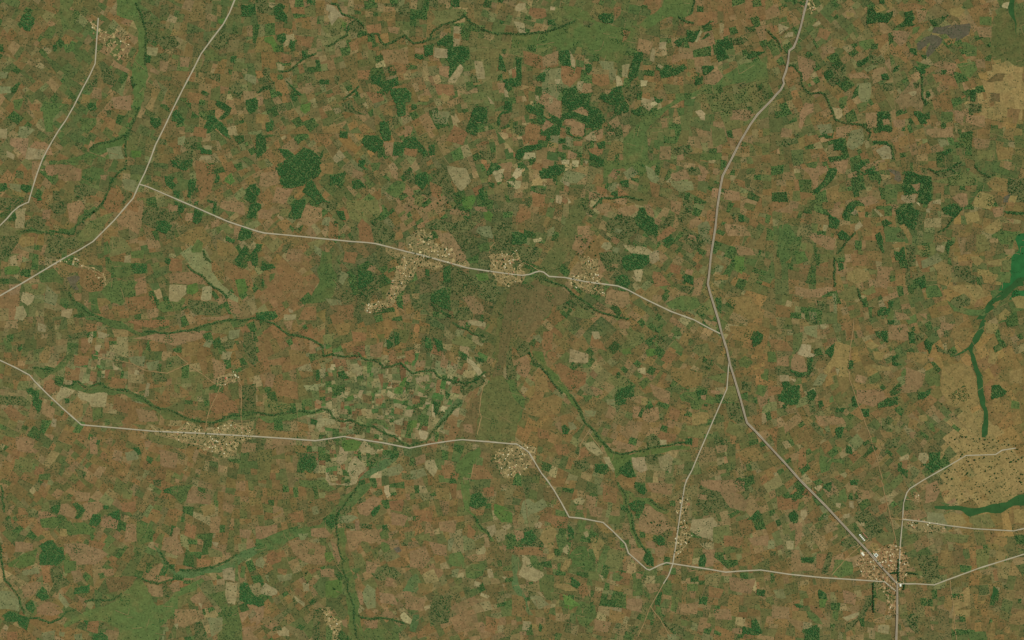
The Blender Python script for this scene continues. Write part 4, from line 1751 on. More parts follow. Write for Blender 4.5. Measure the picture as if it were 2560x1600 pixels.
SHEET['D3'] = """
Y 163 0 242 0 242 12 225 22 205 26 180 25 168 22 165 10
W 82 30 95 28 105 42 112 50 100 55 90 45 84 38
W 57 68 61 68 60 76 55 90 50 88
G 63 75 80 77 80 88 68 92 60 90
y 172 30 184 33 188 40 180 45 165 40 160 36 168 32
y 232 28 242 25 242 45 233 40
g 190 34 210 32 215 45 200 45 190 40
l 150 30 165 32 170 42 150 40
K 52 4 60 2 60 8 58 11 52 8
K 77 0 86 0 84 5 78 5
K 77 13 80 12 80 19 76 18
G 67 10 72 8 76 18 74 22 66 18
t 43 7 48 4 51 7 47 11
t 77 20 81 20 81 27 77 25
t 64 22 69 22 68 27 64 25
l 48 25 55 24 58 29 52 32
l 52 33 57 33 56 38 52 36
t 71 33 77 31 77 35 72 36
t 86 41 91 40 91 44 87 43
K 19 32 25 29 29 34 28 40 24 41 20 37 | rounded dark wood left of the main road, a short way above the crossroads town
t 31 29 36 28 37 33 33 38 31 33
p 27 40 32 40 32 55 26 65 25 55
t 17 57 24 57 24 66 18 65
l 0 57 6 58 7 65 0 65
g 12 38 20 40 22 50 15 52
K 31 73 45 73 43 78 32 78 | small dark patch of trees in brown fields, left of the crossroads town
W 15 67 22 67 22 73 17 73
W 2 67 8 67 8 72 2 72
p 22 66 30 66 31 78 45 80 46 86 22 86
W 70 57 80 52 85 55 84 62 75 65 68 62
y 98 59 103 60 106 66 100 68 96 64
U 90 68 100 70 106 66 118 62 130 70 132 80 128 95 122 98 118 95 108 85 100 95 90 90 86 82
U 115 96 122 105 122 124 114 124 112 110 108 100
U 100 95 108 86 116 95 121 104 114 104
p 124 85 138 82 140 86 126 87
W 140 70 160 72 162 92 148 95
o 163 67 174 67 172 83 162 80
o 185 59 195 59 194 66 185 65
o 213 54 226 54 226 60 222 63 213 60
o 193 71 197 71 195 77 193 76
o 195 88 203 88 202 93 196 93
o 231 86 242 86 242 98 232 97
s 213 100 218 106 214 114 210 112
s 158 25 170 24 185 26 205 26 225 20 238 14 242 14 242 20 232 25 220 30 205 31 190 34 185 30 172 28 158 27
d 163 21 172 22 170 25
p 128 28 145 28 152 34 140 38 128 36
V 137 12 142 13 143 20 138 19
V 128 36 145 38 160 40 170 50 150 48 130 46
p 150 5 160 0 162 12 158 20 148 22
g 104 50 120 48 118 60 108 62 102 56
K 48 103 55 107 56 113 48 112 47 106
v 48 113 56 112 54 120 49 121
o 30 100 40 98 36 105 28 104
l 5 104 15 103 17 112 8 112
G 61 124 66 123 67 130 64 133 61 130
K 35 142 45 137 49 140 44 150 35 151
K 24 117 30 117 34 120 28 121
G 36 123 40 124 48 130 52 136 45 136 38 130
r 40 118 48 120 56 132 48 130 40 122
W 75 135 85 130 90 120 95 110 100 108 98 118 88 130 80 140 72 145
t 104 137 115 137 114 145 104 144
p 100 138 104 137 104 144 100 142
p 123 143 134 142 135 149 123 150
t 70 130 85 125 86 128 75 133
W 130 128 142 125 142 145 134 140 130 134
y 175 112 190 100 192 118 180 122 175 135 178 145 174 140
y 176 124 192 122 190 130 178 128
y 152 120 158 119 157 123
o 157 142 168 142 166 145
o 207 145 214 130 212 150 206 150
o 228 130 240 122 242 140 228 136
d 190 144 206 143 206 151 192 151
r 212 85 216 84 218 95 214 95
W 222 100 228 98 230 102 224 104
r 8 16 30 18 28 28 10 28
p 84 8 96 10 96 18 86 18
r 104 24 114 20 112 30 106 32
r 46 70 56 70 54 84 46 84
p 70 104 84 108 82 118 72 116
p 104 112 112 116 110 128 102 124
g 104 100 120 110 118 120 104 116
p 4 118 20 120 20 132 4 130
y 216 66 226 70 220 84 214 80
o 168 108 176 112 172 124 166 120
r 36 8 46 12 40 16 32 14
g 165 50 190 52 188 60 168 58
b 175 60 184 62 184 80 176 80
g 196 66 210 64 208 84 198 86"""

# a few outlines that run over several sheets, in whole survey units
SHEET['G0'] = """
n 1207 975 1198 1030 1188 1099 1136 1092 1150 1060 1180 1000
h 1238 946 1259 944 1297 987 1307 1015 1296 1060 1287 1108 1190 1100 1200 1028 1207 973
n 1283 712 1345 694 1352 722 1330 760 1300 800 1276 850 1262 930 1240 946 1233 930 1247 870 1254 810 1268 760
n 1352 716 1400 720 1436 742 1384 772 1344 830 1306 848 1288 832 1322 762
G 1262 948 1284 950 1312 1000 1306 1024 1290 1002
p 1158 1060 1180 1062 1184 1084 1160 1082"""

# wooded streams: tree galleries along these lines
STREAMS = """A0 128 3 133 12 136 22 138 30 138 45 138 60
A0 125 72 126 82 128 78
A0 132 100 127 113 123 121 120 130 119 148
A0 85 141 95 135 108 132 118 129
A1 119 0 117 8 110 14 105 22 102 32
A1 90 48 80 56 72 63 69 70 58 69 45 68 30 66 17 67
A1 192 85 194 92 200 97
A1 65 126 72 134 82 143 96 150
A1 178 100 190 110 203 120 215 130
B0 70 3 78 5 81 12 88 16 98 20 103 25
B0 103 33 110 33 115 32 117 38 122 42 128 41 134 36 140 33 145 38 150 41 158 39 164 36 167 28 176 24 186 22 192 18 197 14 203 22 213 26 222 31 232 32 242 33
B0 22 69 30 67 36 63 43 57 50 53 58 50
B0 65 43 73 42 77 39 86 34 88 26
B0 0 88 6 84 14 82
B0 83 94 90 88 97 82
C0 0 33 10 32 20 32 30 31 38 27 50 25 60 20
C0 172 0 171 10 168 14
C0 157 16 165 20 172 22
C0 180 26 190 20
D0 0 28 5 36 12 42 13 48
D0 15 62 25 62 30 68 31 78 35 83 40 88 48 88 54 90 58 96 60 106 64 113 72 115 80 118 90 118 96 125 94 133
D0 144 70 145 80 147 90 148 100
D0 112 134 117 142 120 151
D1 150 8 158 12 165 10 175 6 183 2
D1 195 5 202 12 208 16 214 14
D1 184 46 178 53 172 60 166 66 160 69
D1 84 68 78 74 72 80 66 88
D1 63 90 62 100 63 110 64 120
D1 85 122 88 130 91 138
B1 165 137 175 142 185 150
A2 135 11 150 12 165 12 178 10 190 6 205 2 225 0
A2 50 55 58 61 66 63 73 59 82 63 92 60 100 63 112 65 122 67 130 71 140 78 150 83 165 87 178 93 190 96 200 97 212 92 225 90 242 88
A2 31 45 50 46
B2 17 3 24 10 32 14 45 16 55 19 63 25 63 34
B2 97 31 101 36 108 38 116 40 122 44 130 42 137 41 145 47 148 50 160 49 168 48 172 53 180 56 190 58
B2 0 88 15 90 30 88 42 86 52 88 62 83 68 86 74 92 82 95 90 95 98 98 105 101 112 102 120 105 130 110 138 116 145 119 152 117 160 115 165 108 172 100 180 92 188 84 194 78
B2 186 2 195 8 205 12 215 14
C1 30 112 42 117 50 120 60 128 72 137 82 143 95 147 110 150
C1 77 45 85 37 100 35 115 36 125 37
C2 16 30 20 40 28 43 33 52 40 60 48 70
C2 55 70 62 80 66 88 69 97 76 103 82 110 88 118 95 124 105 127 115 125 125 123 140 119 155 117 168 115
C3 101 2 106 14 110 26 114 40 118 55 125 64 130 72 133 80
C3 130 18 138 24 146 30
A3 0 5 3 12 4 30
A3 0 62 2 75 3 85 4 95 10 100 14 104 18 112 20 120 24 125
A3 20 128 30 130 40 132 48 134 58 130 64 125 72 122
A3 80 115 95 113 105 113 115 108
A3 134 93 142 96 150 98 160 95 170 93
A3 170 86 185 84 200 83 215 76 225 70
A3 150 67 158 77 164 85
B3 121 42 125 48
B2 63 34 72 32 84 34 97 34
B2 190 58 200 60 210 55 216 48
A2 225 0 238 -2 242 -1 B2 8 0 17 3
B3 78 30 75 42 77 55 80 70 83 85 87 100 91 115 93 130 96 151
A1 102 32 96 42 88 50
B3 98 4 90 14 82 26 78 32
B3 205 35 215 45 222 56
B3 98 128 110 131 128 131 140 136"""
TRACKS = """A2 88 33 105 37 125 41 138 48 158 50 178 42 195 54 208 64
A2 178 42 165 30
A2 208 64 203 75 198 85 195 98 194 103
A2 208 64 216 59 224 55 228 62 228 75 228 90 229 105
A2 152 108 170 113 185 118 200 122
D2 81 0 80 12 78 25 76 45 77 56 82 70 86 82 92 97 98 115 104 135 108 151
D3 107 0 112 20 117 40 121 60
D3 115 36 127 37
D3 100 98 100 125
D3 172 95 175 120 177 140 178 151
D3 95 56 78 70 60 90
D3 130 18 140 19
C3 131 119 125 135 119 148
C3 131 119 140 132 150 148
B2 216 58 213 70 211 85 213 92 209 108
B2 206 136 203 150
C2 72 106 65 117 64 128 60 133
C2 72 106 80 116 86 125
A1 51 102 56 107
A1 70 94 78 100 85 103 98 110
B1 156 91 156 100
B1 154 90 140 108 128 122 125 132
B1 125 133 140 143
B1 221 88 222 82 226 78
C1 10 97 18 100 26 105"""
ROADS = [
 ("white_road", 5.2, "A0 93 17 92 30 91 45 90 60 85 71 78 84 70 100 62 114 55 124 49 134 44 143 40 151 A1 35 13 31 26 27 40 24 41 18 44 12 49 7 55 -3 65"),
 ("white_road", 5.6, "A0 223 -3 217 12 211 23 201 36 190 51 182 67 173 84 164 102 155 121 147 137 142 151 A1 137 12 132 22 126 36 119 44 108 57 97 68 88 77 75 85 60 93 40 105 20 117 -3 130"),
 ("white_road", 5.6, "A1 132 23 139 25 160 34 190 47 215 58 242 67 B1 8 69 30 71 60 74 90 77 105 78 113 79 125 82 140 86 157 90 175 95 200 102 220 105 242 108 C1 10 109 17 108 22 106 26 105 30 106 35 110 50 111 70 115 100 119 110 123 125 131 150 143 172 151 C2 185 7 197 13"),
 ("highway", 8.0, "D0 38 -3 34 12 31 25 27 38 24 45 20 48 19 58 17 67 14 75 15 79 12 85 8 89 3 95 0 98 C0 232 108 225 118 215 135 207 151 C1 199 15 197 25 194 45 192 65 188 90 186 110 185 117 187 125 191 138 195 151 C2 198 12 203 28 206 42 211 58 216 75 220 90 222 97 230 105 242 118 D2 15 134 30 151 D3 55 25 80 52 95 68 110 85 122 98 122 107 122 125 121 154"),
 ("white_road", 5.0, "C2 205 38 204 52 203 65 197 79 187 102 177 125 170 142 165 151 C3 163 6 160 25 157 45 155 60 153 72 152 79 148 90 143 98"),
 ("track_road", 2.6, "C3 143 98 138 107 131 119"),
 ("white_road", 5.6, "A2 -3 36 0 38 15 45 28 52 33 58 45 70 60 84 77 99 100 101 145 105 190 107 242 110 B2 30 112 56 114 70 112 83 110 100 113 120 116 145 121 165 117 185 114 195 113 220 115 242 117 C2 4 117 12 122 16 125 22 135 28 145 33 151 C3 40 10 47 22 54 35 65 36 86 40 95 48 107 60 110 69 118 76 127 84 130 85 140 80 146 78 152 79 165 81 185 84 202 87 215 86 235 85 242 86 D3 20 89 50 92 80 94 110 96 121 105"),
 ("white_road", 5.2, "D3 122 98 140 98 157 99 170 94 200 83 245 69"),
 ("white_road", 4.8, "D2 234 121 221 123 215 127 187 128 170 138 147 151 D3 134 8 131 12 128 22 127 38 125 60 124 80 122 97"),
 ("white_road", 4.8, "D3 127 37 145 39 170 43 195 46 232 48 245 45"),
]
# villages: sheet, outline, houses, trees, yards, where they are
VILLAGES = [
 ("D3", "90 68 100 70 106 66 118 62 130 70 132 80 128 95 122 104 122 124 114 124 112 108 100 95 90 90 86 82", 60, 14, 400, "the crossroads town"),
 ("B1", "145 75 155 68 165 72 168 80 185 86 195 94 200 101 180 100 165 103 152 100 148 110 135 125 130 133 126 130 130 118 133 105 138 92 146 88", 46, 30, 210, "the central roadside village"),
 ("B1", "105 137 120 133 125 132 126 138 118 143 105 144", 10, 4, 40, "the hamlet below the central village"),
 ("B1", "222 90 246 86 252 100 252 112 242 120 232 115 222 105", 24, 15, 110, "the village left of the stream crossing"),
 ("C1", "65 92 78 95 82 102 82 112 88 128 78 125 62 120 55 118 57 108 66 110 66 100", 24, 12, 110, "the village right of the stream crossing"),
 ("A2", "145 98 152 102 170 104 180 97 195 105 215 98 235 98 236 110 222 118 220 126 210 128 195 122 180 118 165 112 150 108", 40, 28, 210, "the long lower left village"),
 ("A2", "203 56 210 52 222 49 226 58 218 60 210 62 205 62", 10, 3, 30, "the hamlet above the long village"),
 ("B2", "227 125 242 120 252 118 264 122 262 132 256 140 250 145 242 148 234 146 228 135", 26, 8, 140, "the village at the lower road bend"),
 ("C3", "158 15 163 15 166 22 166 38 170 50 165 60 158 70 154 72 155 50 158 38 155 28", 17, 18, 80, "the village above the lower junction"),
 ("B3", "63 122 70 123 75 131 80 133 78 138 80 151 74 151 72 142 66 132", 12, 10, 50, "the village at the bottom edge"),
 ("A0", "84 20 90 21 96 28 110 28 122 33 120 42 119 56 112 57 105 52 96 45 88 29", 8, 4, 70, "the upper left homesteads"),
 ("A1", "48 96 60 92 70 92 80 98 100 108 100 115 96 118 84 104 70 99 50 100", 9, 3, 40, "the hamlet on the left road"),
 ("D3", "128 36 145 38 160 40 170 48 150 49 138 45 130 42", 12, 10, 36, "the hamlet above the crossroads town"),
 ("D0", "32 0 44 0 47 6 40 14 33 14", 4, 0, 16, "the homesteads at the main road's top"),
 ("D3", "137 12 142 13 143 20 138 19", 4, 0, 16, "the compound above the crossroads town"),
]
# lone trees: sheet, outline, single trees, small background trees, label, group
GROVES = [
 ("C0", "178 84 242 78 242 95 228 112 200 110 180 100", 0, 330, "", ""),
 ("A2", "150 92 245 92 245 125 230 140 170 120", 0, 120, "", ""),
 ("B1", "88 104 130 84 150 108 140 136 120 150 88 150", 0, 190, "", ""),
 ("B1", "146 104 200 104 236 120 236 151 150 151", 0, 230, "", ""),
 ("B2", "120 8 180 4 180 40 124 40", 0, 150, "", ""),
 ("B1", "140 60 215 56 215 92 190 90", 0, 110, "", ""),
 ("D2", "168 112 180 108 200 112 222 112 242 110 242 151 150 151 165 138", 58, 142, "the golden dry pasture", "trees in the golden pasture"),
 ("D3", "168 0 240 0 240 12 222 20 200 24 172 20", 16, 58, "the dry pasture above the broad river", "trees above the river"),
 ("B1", "135 30 160 28 190 40 190 48 160 50 140 45", 24, 86, "the tree scatter above the central village", "trees north of the central village"),
 ("A1", "84 106 98 108 100 116 94 124 86 124 80 114", 8, 36, "the reddish burnt clearing at left", "trees at the burnt clearing"),
 ("C3", "126 38 150 38 152 50 146 54 130 50", 8, 48, "the greyish field left of the roadside village", "trees left of the roadside village"),
 ("C1", "60 65 76 68 80 90 74 98 62 92 58 80", 8, 26, "the orange slope above the eastern village", "trees on the orange slope"),
 ("B2", "0 104 60 108 92 112 92 124 30 124 0 120", 8, 68, "the fields along the lower left road", "trees along the lower left road"),
 ("B3", "40 60 76 66 84 100 60 108 40 90", 6, 44, "the orange fields left of the lower valley", "trees on the orange fields"),
]
AVENUES = [
 ("D3", "115 88 122 87", "the short avenue left of the town's upright road|lr"),
 ("D3", "130 87 141 89", "the avenue leading right out of the crossroads town|lr"),
 ("D3", "123 74 122.6 96", "the row along the crossroads town's upright road|tb"),
 ("D3", "99.5 97 99.5 125", "the straight tree line below the crossroads town|tb"),
 ("D3", "128.5 98 128.5 104", "the short row below the town junction|tb"),
]

# ------------------------------------------------------------------ reading the survey
def s2g(sheet, nums):
    cx, ry = ord(sheet[0]) - 65, int(sheet[1])
    a = np.array(nums, float).reshape(-1, 2)
    if sheet == 'G0':
        return a
    return np.column_stack([cx * 640 + a[:, 0] * 2.6455, ry * 400 + a[:, 1] * 2.6455])

def nums(txt):
    return [float(v) for v in txt.split()]

def path(txt):
    """points that may run over several sheets"""
    out, sh, buf = [], None, []
    for tok in txt.split() + ["A0"]:
        if tok[0].isalpha():
            if buf:
                out.append(s2g(sh, buf))
            sh, buf = tok, []
        else:
            buf.append(float(tok))
    return np.vstack(out)

POLYS = []                                   # (letter, outline, label)
for sh in sorted(SHEET):
    rows = []
    for line in SHEET[sh].strip().splitlines():
        body, _, label = line.partition("|")
        k, rest = body.split(None, 1)
        if k not in PAL:
            continue
        P = s2g(sh, nums(rest))
        if k == 'V':
            P = P.mean(0) + (P - P.mean(0)) * 1.12
        if area(P) < 12:
            continue
        # sheets end at the frame of the survey: let the outer ones run on
        P[:, 0] = np.where(P[:, 0] > 2555, 2720, np.where(P[:, 0] < 4, -160, P[:, 0]))
        P[:, 1] = np.where(P[:, 1] > 1594, 1760, np.where(P[:, 1] < 4, -160, P[:, 1]))
        rows.append((area(P), k, P, label.strip()))
    POLYS += [(k, P, lb) for a, k, P, lb in sorted(rows, key=lambda r: -r[0])]

# ------------------------------------------------------------------ ground to the horizon
E = 60000.0
n = 24
gx = np.linspace(-E, E, n)
gv = [(x, y, -0.6) for y in gx for x in gx]
gf = [(j * n + i, j * n + i + 1, (j + 1) * n + i + 1, (j + 1) * n + i) for j in range(n - 1) for i in range(n - 1)]
mesh_object("ground", gv, gf, LAND, lin((124, 96, 62)), 0.25, "structure")

# ------------------------------------------------------------------ patchwork of small fields
GRID = [[None] * 32 for _ in range(20)]
for sh, txt in CLS.items():
    cx, ry = ord(sh[0]) - 65, int(sh[1])
    for j, row in enumerate(txt.split()):
        for i, ch in enumerate(row):
            GRID[ry * 5 + j][cx * 8 + i] = ch
for i, j, ch in [(c, r, 'P') for c, r in ((11, 11), (12, 11), (13, 11), (10, 12), (14, 12), (10, 11), (14, 11), (10, 13), (11, 12), (12, 12), (13, 12), (11, 13), (12, 13), (13, 13))]:
    GRID[j][i] = ch
for c, r in ((10, 14), (11, 14), (2, 11), (3, 11)):
    GRID[r][c] = 'P'
for c, r in ((15, 5), (16, 5), (15, 4), (16, 4), (17, 4), (17, 5), (16, 3)):
    GRID[r][c] = 'Q'
MIX = {   # what grows where: colour, share
    'R': [((131, 99, 63), 5), ((125, 97, 60), 5), ((115, 97, 58), 5), ((140, 112, 78), 4), ((101, 95, 58), 4), ((118, 116, 76), 1), ((148, 130, 92), 1), ((86, 95, 54), 5), ((124, 106, 70), 2), ((76, 92, 52), 1)],
    'M': [((122, 99, 62), 4), ((112, 95, 59), 5), ((98, 93, 57), 5), ((138, 114, 79), 3), ((82, 97, 55), 4), ((114, 118, 76), 1), ((146, 130, 92), 1), ((118, 107, 70), 3), ((72, 92, 52), 2)],
    'N': [((94, 98, 58), 5), ((82, 96, 55), 5), ((108, 98, 60), 4), ((74, 96, 54), 3), ((124, 102, 66), 2)],
    'L': [((120, 110, 74), 4), ((138, 116, 80), 3), ((108, 106, 68), 3), ((128, 100, 68), 3), ((96, 102, 62), 3), ((150, 126, 88), 1)],
    'Y': [((136, 108, 65), 5), ((126, 102, 62), 5), ((112, 98, 58), 4), ((146, 116, 70), 3), ((100, 94, 56), 3), ((130, 100, 66), 2)],
    'O': [((136, 104, 64), 5), ((122, 98, 60), 5), ((106, 96, 58), 4), ((144, 110, 68), 2), ((90, 94, 55), 3)],
    'P': [((138, 124, 86), 5), ((120, 116, 78), 6), ((154, 138, 100), 2), ((96, 104, 64), 3), ((74, 104, 56), 2), ((122, 92, 62), 3), ((104, 96, 60), 2)],
    'Q': [((128, 106, 70), 5), ((112, 104, 66), 5), ((150, 128, 88), 3), ((96, 98, 58), 4), ((134, 100, 66), 3), ((70, 92, 52), 2)],
    'S': [((96, 92, 58), 5), ((86, 92, 56), 5), ((120, 98, 64), 3), ((76, 90, 54), 3), ((108, 102, 68), 2)],
}
SPK = {'R': 0.26, 'M': 0.34, 'N': 0.28, 'L': 0.26, 'Y': 0.14, 'O': 0.24, 'S': 0.62, 'P': 0.36, 'Q': 0.26}
SIZE = {'P': 0.5, 'Q': 0.75, 'L': 0.9, 'Y': 1.5, 'S': 1.2}
MEAN = {z: sum(lin(c) * w for c, w in o) / sum(w for c, w in o) for z, o in MIX.items()}
REGIONS = [(k, P) for k, P, lb in POLYS if (k in 'rpobg' and area(P) > 4200) or k == 'Y']
POLYS = [r for r in POLYS if not ((r[0] in 'rpobg' and area(r[1]) > 4200) or r[0] == 'Y')]

def zone_at(p):
    q = warp([p], 3.0, 0)[0] + rng.normal(0, 18, 2)
    i = int(min(31, max(0, q[0] // 80)))
    j = int(min(19, max(0, q[1] // 80)))
    return GRID[j][i]

def split(P, d, off):
    s = (P - off) @ d
    A, B = [], []
    n = len(P)
    for i in range(n):
        a, b = s[i], s[(i + 1) % n]
        (A if a >= 0 else B).append(P[i])
        if (a >= 0) != (b >= 0):
            x = P[i] + (P[(i + 1) % n] - P[i]) * (a / (a - b))
            A.append(x)
            B.append(x)
    return np.array(A), np.array(B)

parcels = []
stack = [np.array([[-260., -260.], [2820., -260.], [2820., 1860.], [-260., 1860.]])]
while stack:
    P = stack.pop()
    c = P.mean(0)
    a = area(P)
    zc = GRID[int(min(19, max(0, c[1] // 80)))][int(min(31, max(0, c[0] // 80)))]
    lim = 560 * SIZE.get(zc, 1.0) * math.exp(rng.normal(-0.2, 0.65))
    if a < lim and a < 6000:
        parcels.append(P)
        continue
    th = 0.42 * math.sin(c[0] * 0.0043 + 1.3) + 0.38 * math.sin(c[1] * 0.0057 + c[0] * 0.0021)
    ax = np.array([math.cos(th), math.sin(th)])
    ay = np.array([-ax[1], ax[0]])
    ex, ey = np.ptp(P @ ax), np.ptp(P @ ay)
    d = ax if ex > ey * rng.uniform(0.8, 1.25) else ay
    r = rng.normal(0, 0.13)
    d = np.array([d[0] * math.cos(r) - d[1] * math.sin(r), d[0] * math.sin(r) + d[1] * math.cos(r)])
    s = P @ d
    t = s.min() + np.ptp(s) * rng.uniform(0.34, 0.66)
    A, B = split(P, d, d * t)
    if len(A) < 3 or len(B) < 3:
        parcels.append(P)
        continue
    stack += [A, B]

V, F, T, S = [], [], [], []
PLOTS = []
for P in parcels:
    c = P.mean(0)
    z = zone_at(c)
    opts = MIX[z]
    w = np.array([o[1] for o in opts], float)
    k = rng.choice(len(opts), p=w / w.sum())
    t = lin(opts[k][0]) * math.exp(rng.normal(0, 0.11)) * np.exp(rng.normal(0, 0.03, 3))
    bl = 0.05 if z in 'PQ' else 0.30
    t = t * (1 - bl) + MEAN[z] * bl
    spk = SPK[z] * rng.choice([0.3, 1.0, 1.0, 1.6])
    cc = c[None] + rng.normal(0, 16, (1, 2))
    for rk, RP in REGIONS:
        if (cc[0] < RP.min(0)).any() or (cc[0] > RP.max(0)).any():
            continue
        if inside(RP, cc)[0]:
            f = rng.uniform(0.6, 0.95) if rk == 'Y' else 0.62
            t = t * (1 - f) + lin(PAL[rk]) * f
            spk = 0.10
    gro = 0.5 + 0.5 * math.sin(c[0] * .006 + 2.0) * math.cos(c[1] * .011) + (0.5 if c[0] > 900 and c[1] < 800 else 0.0)
    if z in 'RMNLSOQP' and rng.uniform() < 0.12 * max(0.15, gro) and area(P) < 1500:
        t = lin((80, 100, 55)) * math.exp(rng.normal(0, 0.1))
        spk = 0.6
        PLOTS.append((P, rng.uniform(0.25, 0.95)))
    Q = warp(subdivide(P, 3.0), 1.0)
    base = len(V)
    V += list(ground(Q))
    F.append(list(range(base, base + len(Q))))
    T.append(t)
    S.append(spk)
o = mesh_object("farmland", V, F, LAND, np.array(T), np.array(S), "stuff")
tag(o, "patchwork of small brown, olive and reddish fields covering the whole plain")

# some boundaries are worn paths, some carry a hedge of bushes
Vv, Ff, HEDGE = [], [], []
for P in parcels:
    n = len(P)
    for i in range(n):
        u = rng.uniform()
        if u > 0.05 + (0.12 if P[0][1] < 700 and P[0][0] > 800 else 0.07):
            continue
        E2 = warp(subdivide(np.array([P[i], P[(i + 1) % n]]), 3.0), 1.0)
        E2 = E2[:len(E2) // 2 + 1]
        if len(E2) < 4:
            continue
        if u > 0.05:
            HEDGE.append(E2[rng.uniform(size=len(E2)) < 0.6] + rng.normal(0, 0.4, 2))
            continue
        d = np.gradient(E2, axis=0)
        nn = np.column_stack([-d[:, 1], d[:, 0]]) / np.maximum(1e-6, np.hypot(*d.T))[:, None] * rng.uniform(0.35, 0.6)
        b = len(Vv)
        m = len(E2)
        Vv += list(ground(E2 + nn, 0.12 + 0.0002 * len(Ff))) + list(ground(E2 - nn, 0.12 + 0.0002 * len(Ff)))
        Ff += [(b + q, b + m + q, b + m + q + 1, b + q + 1) for q in range(m - 1)]
o = mesh_object("field_paths", Vv, Ff, EARTH, lin((138, 118, 80)), None, "stuff")
tag(o, "faint pale footpaths worn along field boundaries")

# ------------------------------------------------------------------ sheets that lie over one another
BOXES = []
def level(P):
    lo, hi = P.min(0) - 2, P.max(0) + 2
    z = 0
    for a, b, l in BOXES:
        if l >= z and lo[0] < b[0] and hi[0] > a[0] and lo[1] < b[1] and hi[1] > a[1]:
            z = l + 1
    BOXES.append((lo, hi, z))
    return 0.25 * (z + 1)

NAME = {'F': 'meadow', 'm': 'burnt_ground', 'd': 'valley_floor', 's': 'marsh', 'e': 'flooded_meadow', 'V': 'village_ground', 'U': 'village_ground', 'n': 'valley_floor',
        'c': 'valley_floor', 'h': 'valley_floor', 'Y': 'dry_pasture'}
PSPK = {'r': .10, 'p': .10, 'o': .10, 'b': .22, 't': .04, 'T': .02, 'l': .08, 'y': .05, 'g': .14, 'G': .24, 'v': .10, 'c': .15,
        'F': .10, 'h': .16, 'm': .12, 'd': .22, 's': .1, 'e': .02, 'V': .26, 'U': .2, 'n': .16, 'K': .35, 'W': .42, 'Y': .12}
ROUGH = {'F': 3.2, 'm': 3.6, 'd': 2.6, 's': 2.6, 'e': 1.8, 'V': 4.5, 'U': 4.5, 'n': 6.0, 'K': 0.6, 'W': 0.9, 'c': 2.2, 'h': 5.0, 'Y': 4.0, 'G': 1.9, 'b': 2.2}

class Soup:
    """collects tree crowns: small faceted domes of leaf mass, each a little different"""
    def __init__(self):
        self.p, self.r, self.h, self.c = [], [], [], []
    def add(self, P, r, h, c):
        n = len(P)
        self.p.append(np.asarray(P, float).reshape(n, 2))
        self.r.append(np.broadcast_to(r, n))
        self.h.append(np.broadcast_to(h, n))
        self.c.append(np.broadcast_to(np.asarray(c, float), (n, 3)))
    def build(self, ground_z=0.0):
        P = np.vstack(self.p)
        r, h, c = np.concatenate(self.r), np.concatenate(self.h), np.vstack(self.c)
        n = len(P)
        # a ring at the foot, a wider ring half way up, a shoulder and a crest: 4 rings of 5, open below
        lev = [(0.62, 0.15), (1.0, 0.45), (0.72, 0.80)]
        m = 6
        vs = []
        for k, (rr, hh) in enumerate(lev):
            a = np.arange(m) * 2 * math.pi / m + k * math.pi / m
            ang = a[None, :] + rng.uniform(0, 6.28, (n, 1)) * (k == 0) * 0
            rad = r[:, None] * rr * rng.uniform(0.72, 1.25, (n, m))
            zz = h[:, None] * hh * rng.uniform(0.88, 1.12, (n, m))
            vs.append(np.stack([rad * np.cos(ang), rad * np.sin(ang), zz], 2))
        top = np.stack([r[:, None] * rng.normal(0, .15, (n, 1)), r[:, None] * rng.normal(0, .15, (n, 1)), h[:, None]], 2)
        L = np.concatenate(vs + [top], 1)                    # n x (3m+1) x 3
        rot = rng.uniform(0, 6.28, n)
        cs, sn = np.cos(rot)[:, None], np.sin(rot)[:, None]
        st = rng.uniform(0.8, 1.25, (n, 1))
        x = (L[:, :, 0] * cs - L[:, :, 1] * sn) * st
        y = (L[:, :, 0] * sn + L[:, :, 1] * cs) / st
        L = np.stack([x, y, L[:, :, 2]], 2)
        G = ground(P, ground_z)
        Vv = (L + G[:, None, :]).reshape(-1, 3)
        f = []
        for k in range(2):
            for i in range(m):
                a0, a1 = k * m + i, k * m + (i + 1) % m
                b0, b1 = a0 + m, a1 + m
                # the upper ring is turned by half a step
                f += [(a0, a1, b0), (a1, b1, b0)]
        for i in range(m):
            f.append((2 * m + i, 2 * m + (i + 1) % m, 3 * m))
        f = np.array(f)
        Fv = (f[None] + (np.arange(n) * (3 * m + 1))[:, None, None]).reshape(-1, 3)
        Tv = np.repeat(c, len(f), 0) * rng.uniform(0.85, 1.15, (len(Fv), 1))
        return Vv, Fv, Tv

CROWN = [lin((49, 96, 51)), lin((55, 99, 53)), lin((62, 104, 57)), lin((48, 87, 48)), lin((70, 106, 61))]
def crown_tint(n, dark=0.0):
    k = rng.integers(0, len(CROWN), n)
    return np.array(CROWN)[k] * np.exp(rng.normal(-dark, 0.16, (n, 1)))

def jitter_grid(P, step, j=0.42):
    lo, hi = P.min(0), P.max(0)
    xs = np.arange(lo[0] + step * .3, hi[0], step)
    ys = np.arange(lo[1] + step * .3, hi[1], step)
    if not len(xs) or not len(ys):
        return P.mean(0)[None]
    q = np.stack(np.meshgrid(xs, ys), 2).reshape(-1, 2)
    q = q + rng.uniform(-j, j, q.shape) * step
    q = q[inside(P, q)]
    return q if len(q) else P.mean(0)[None]

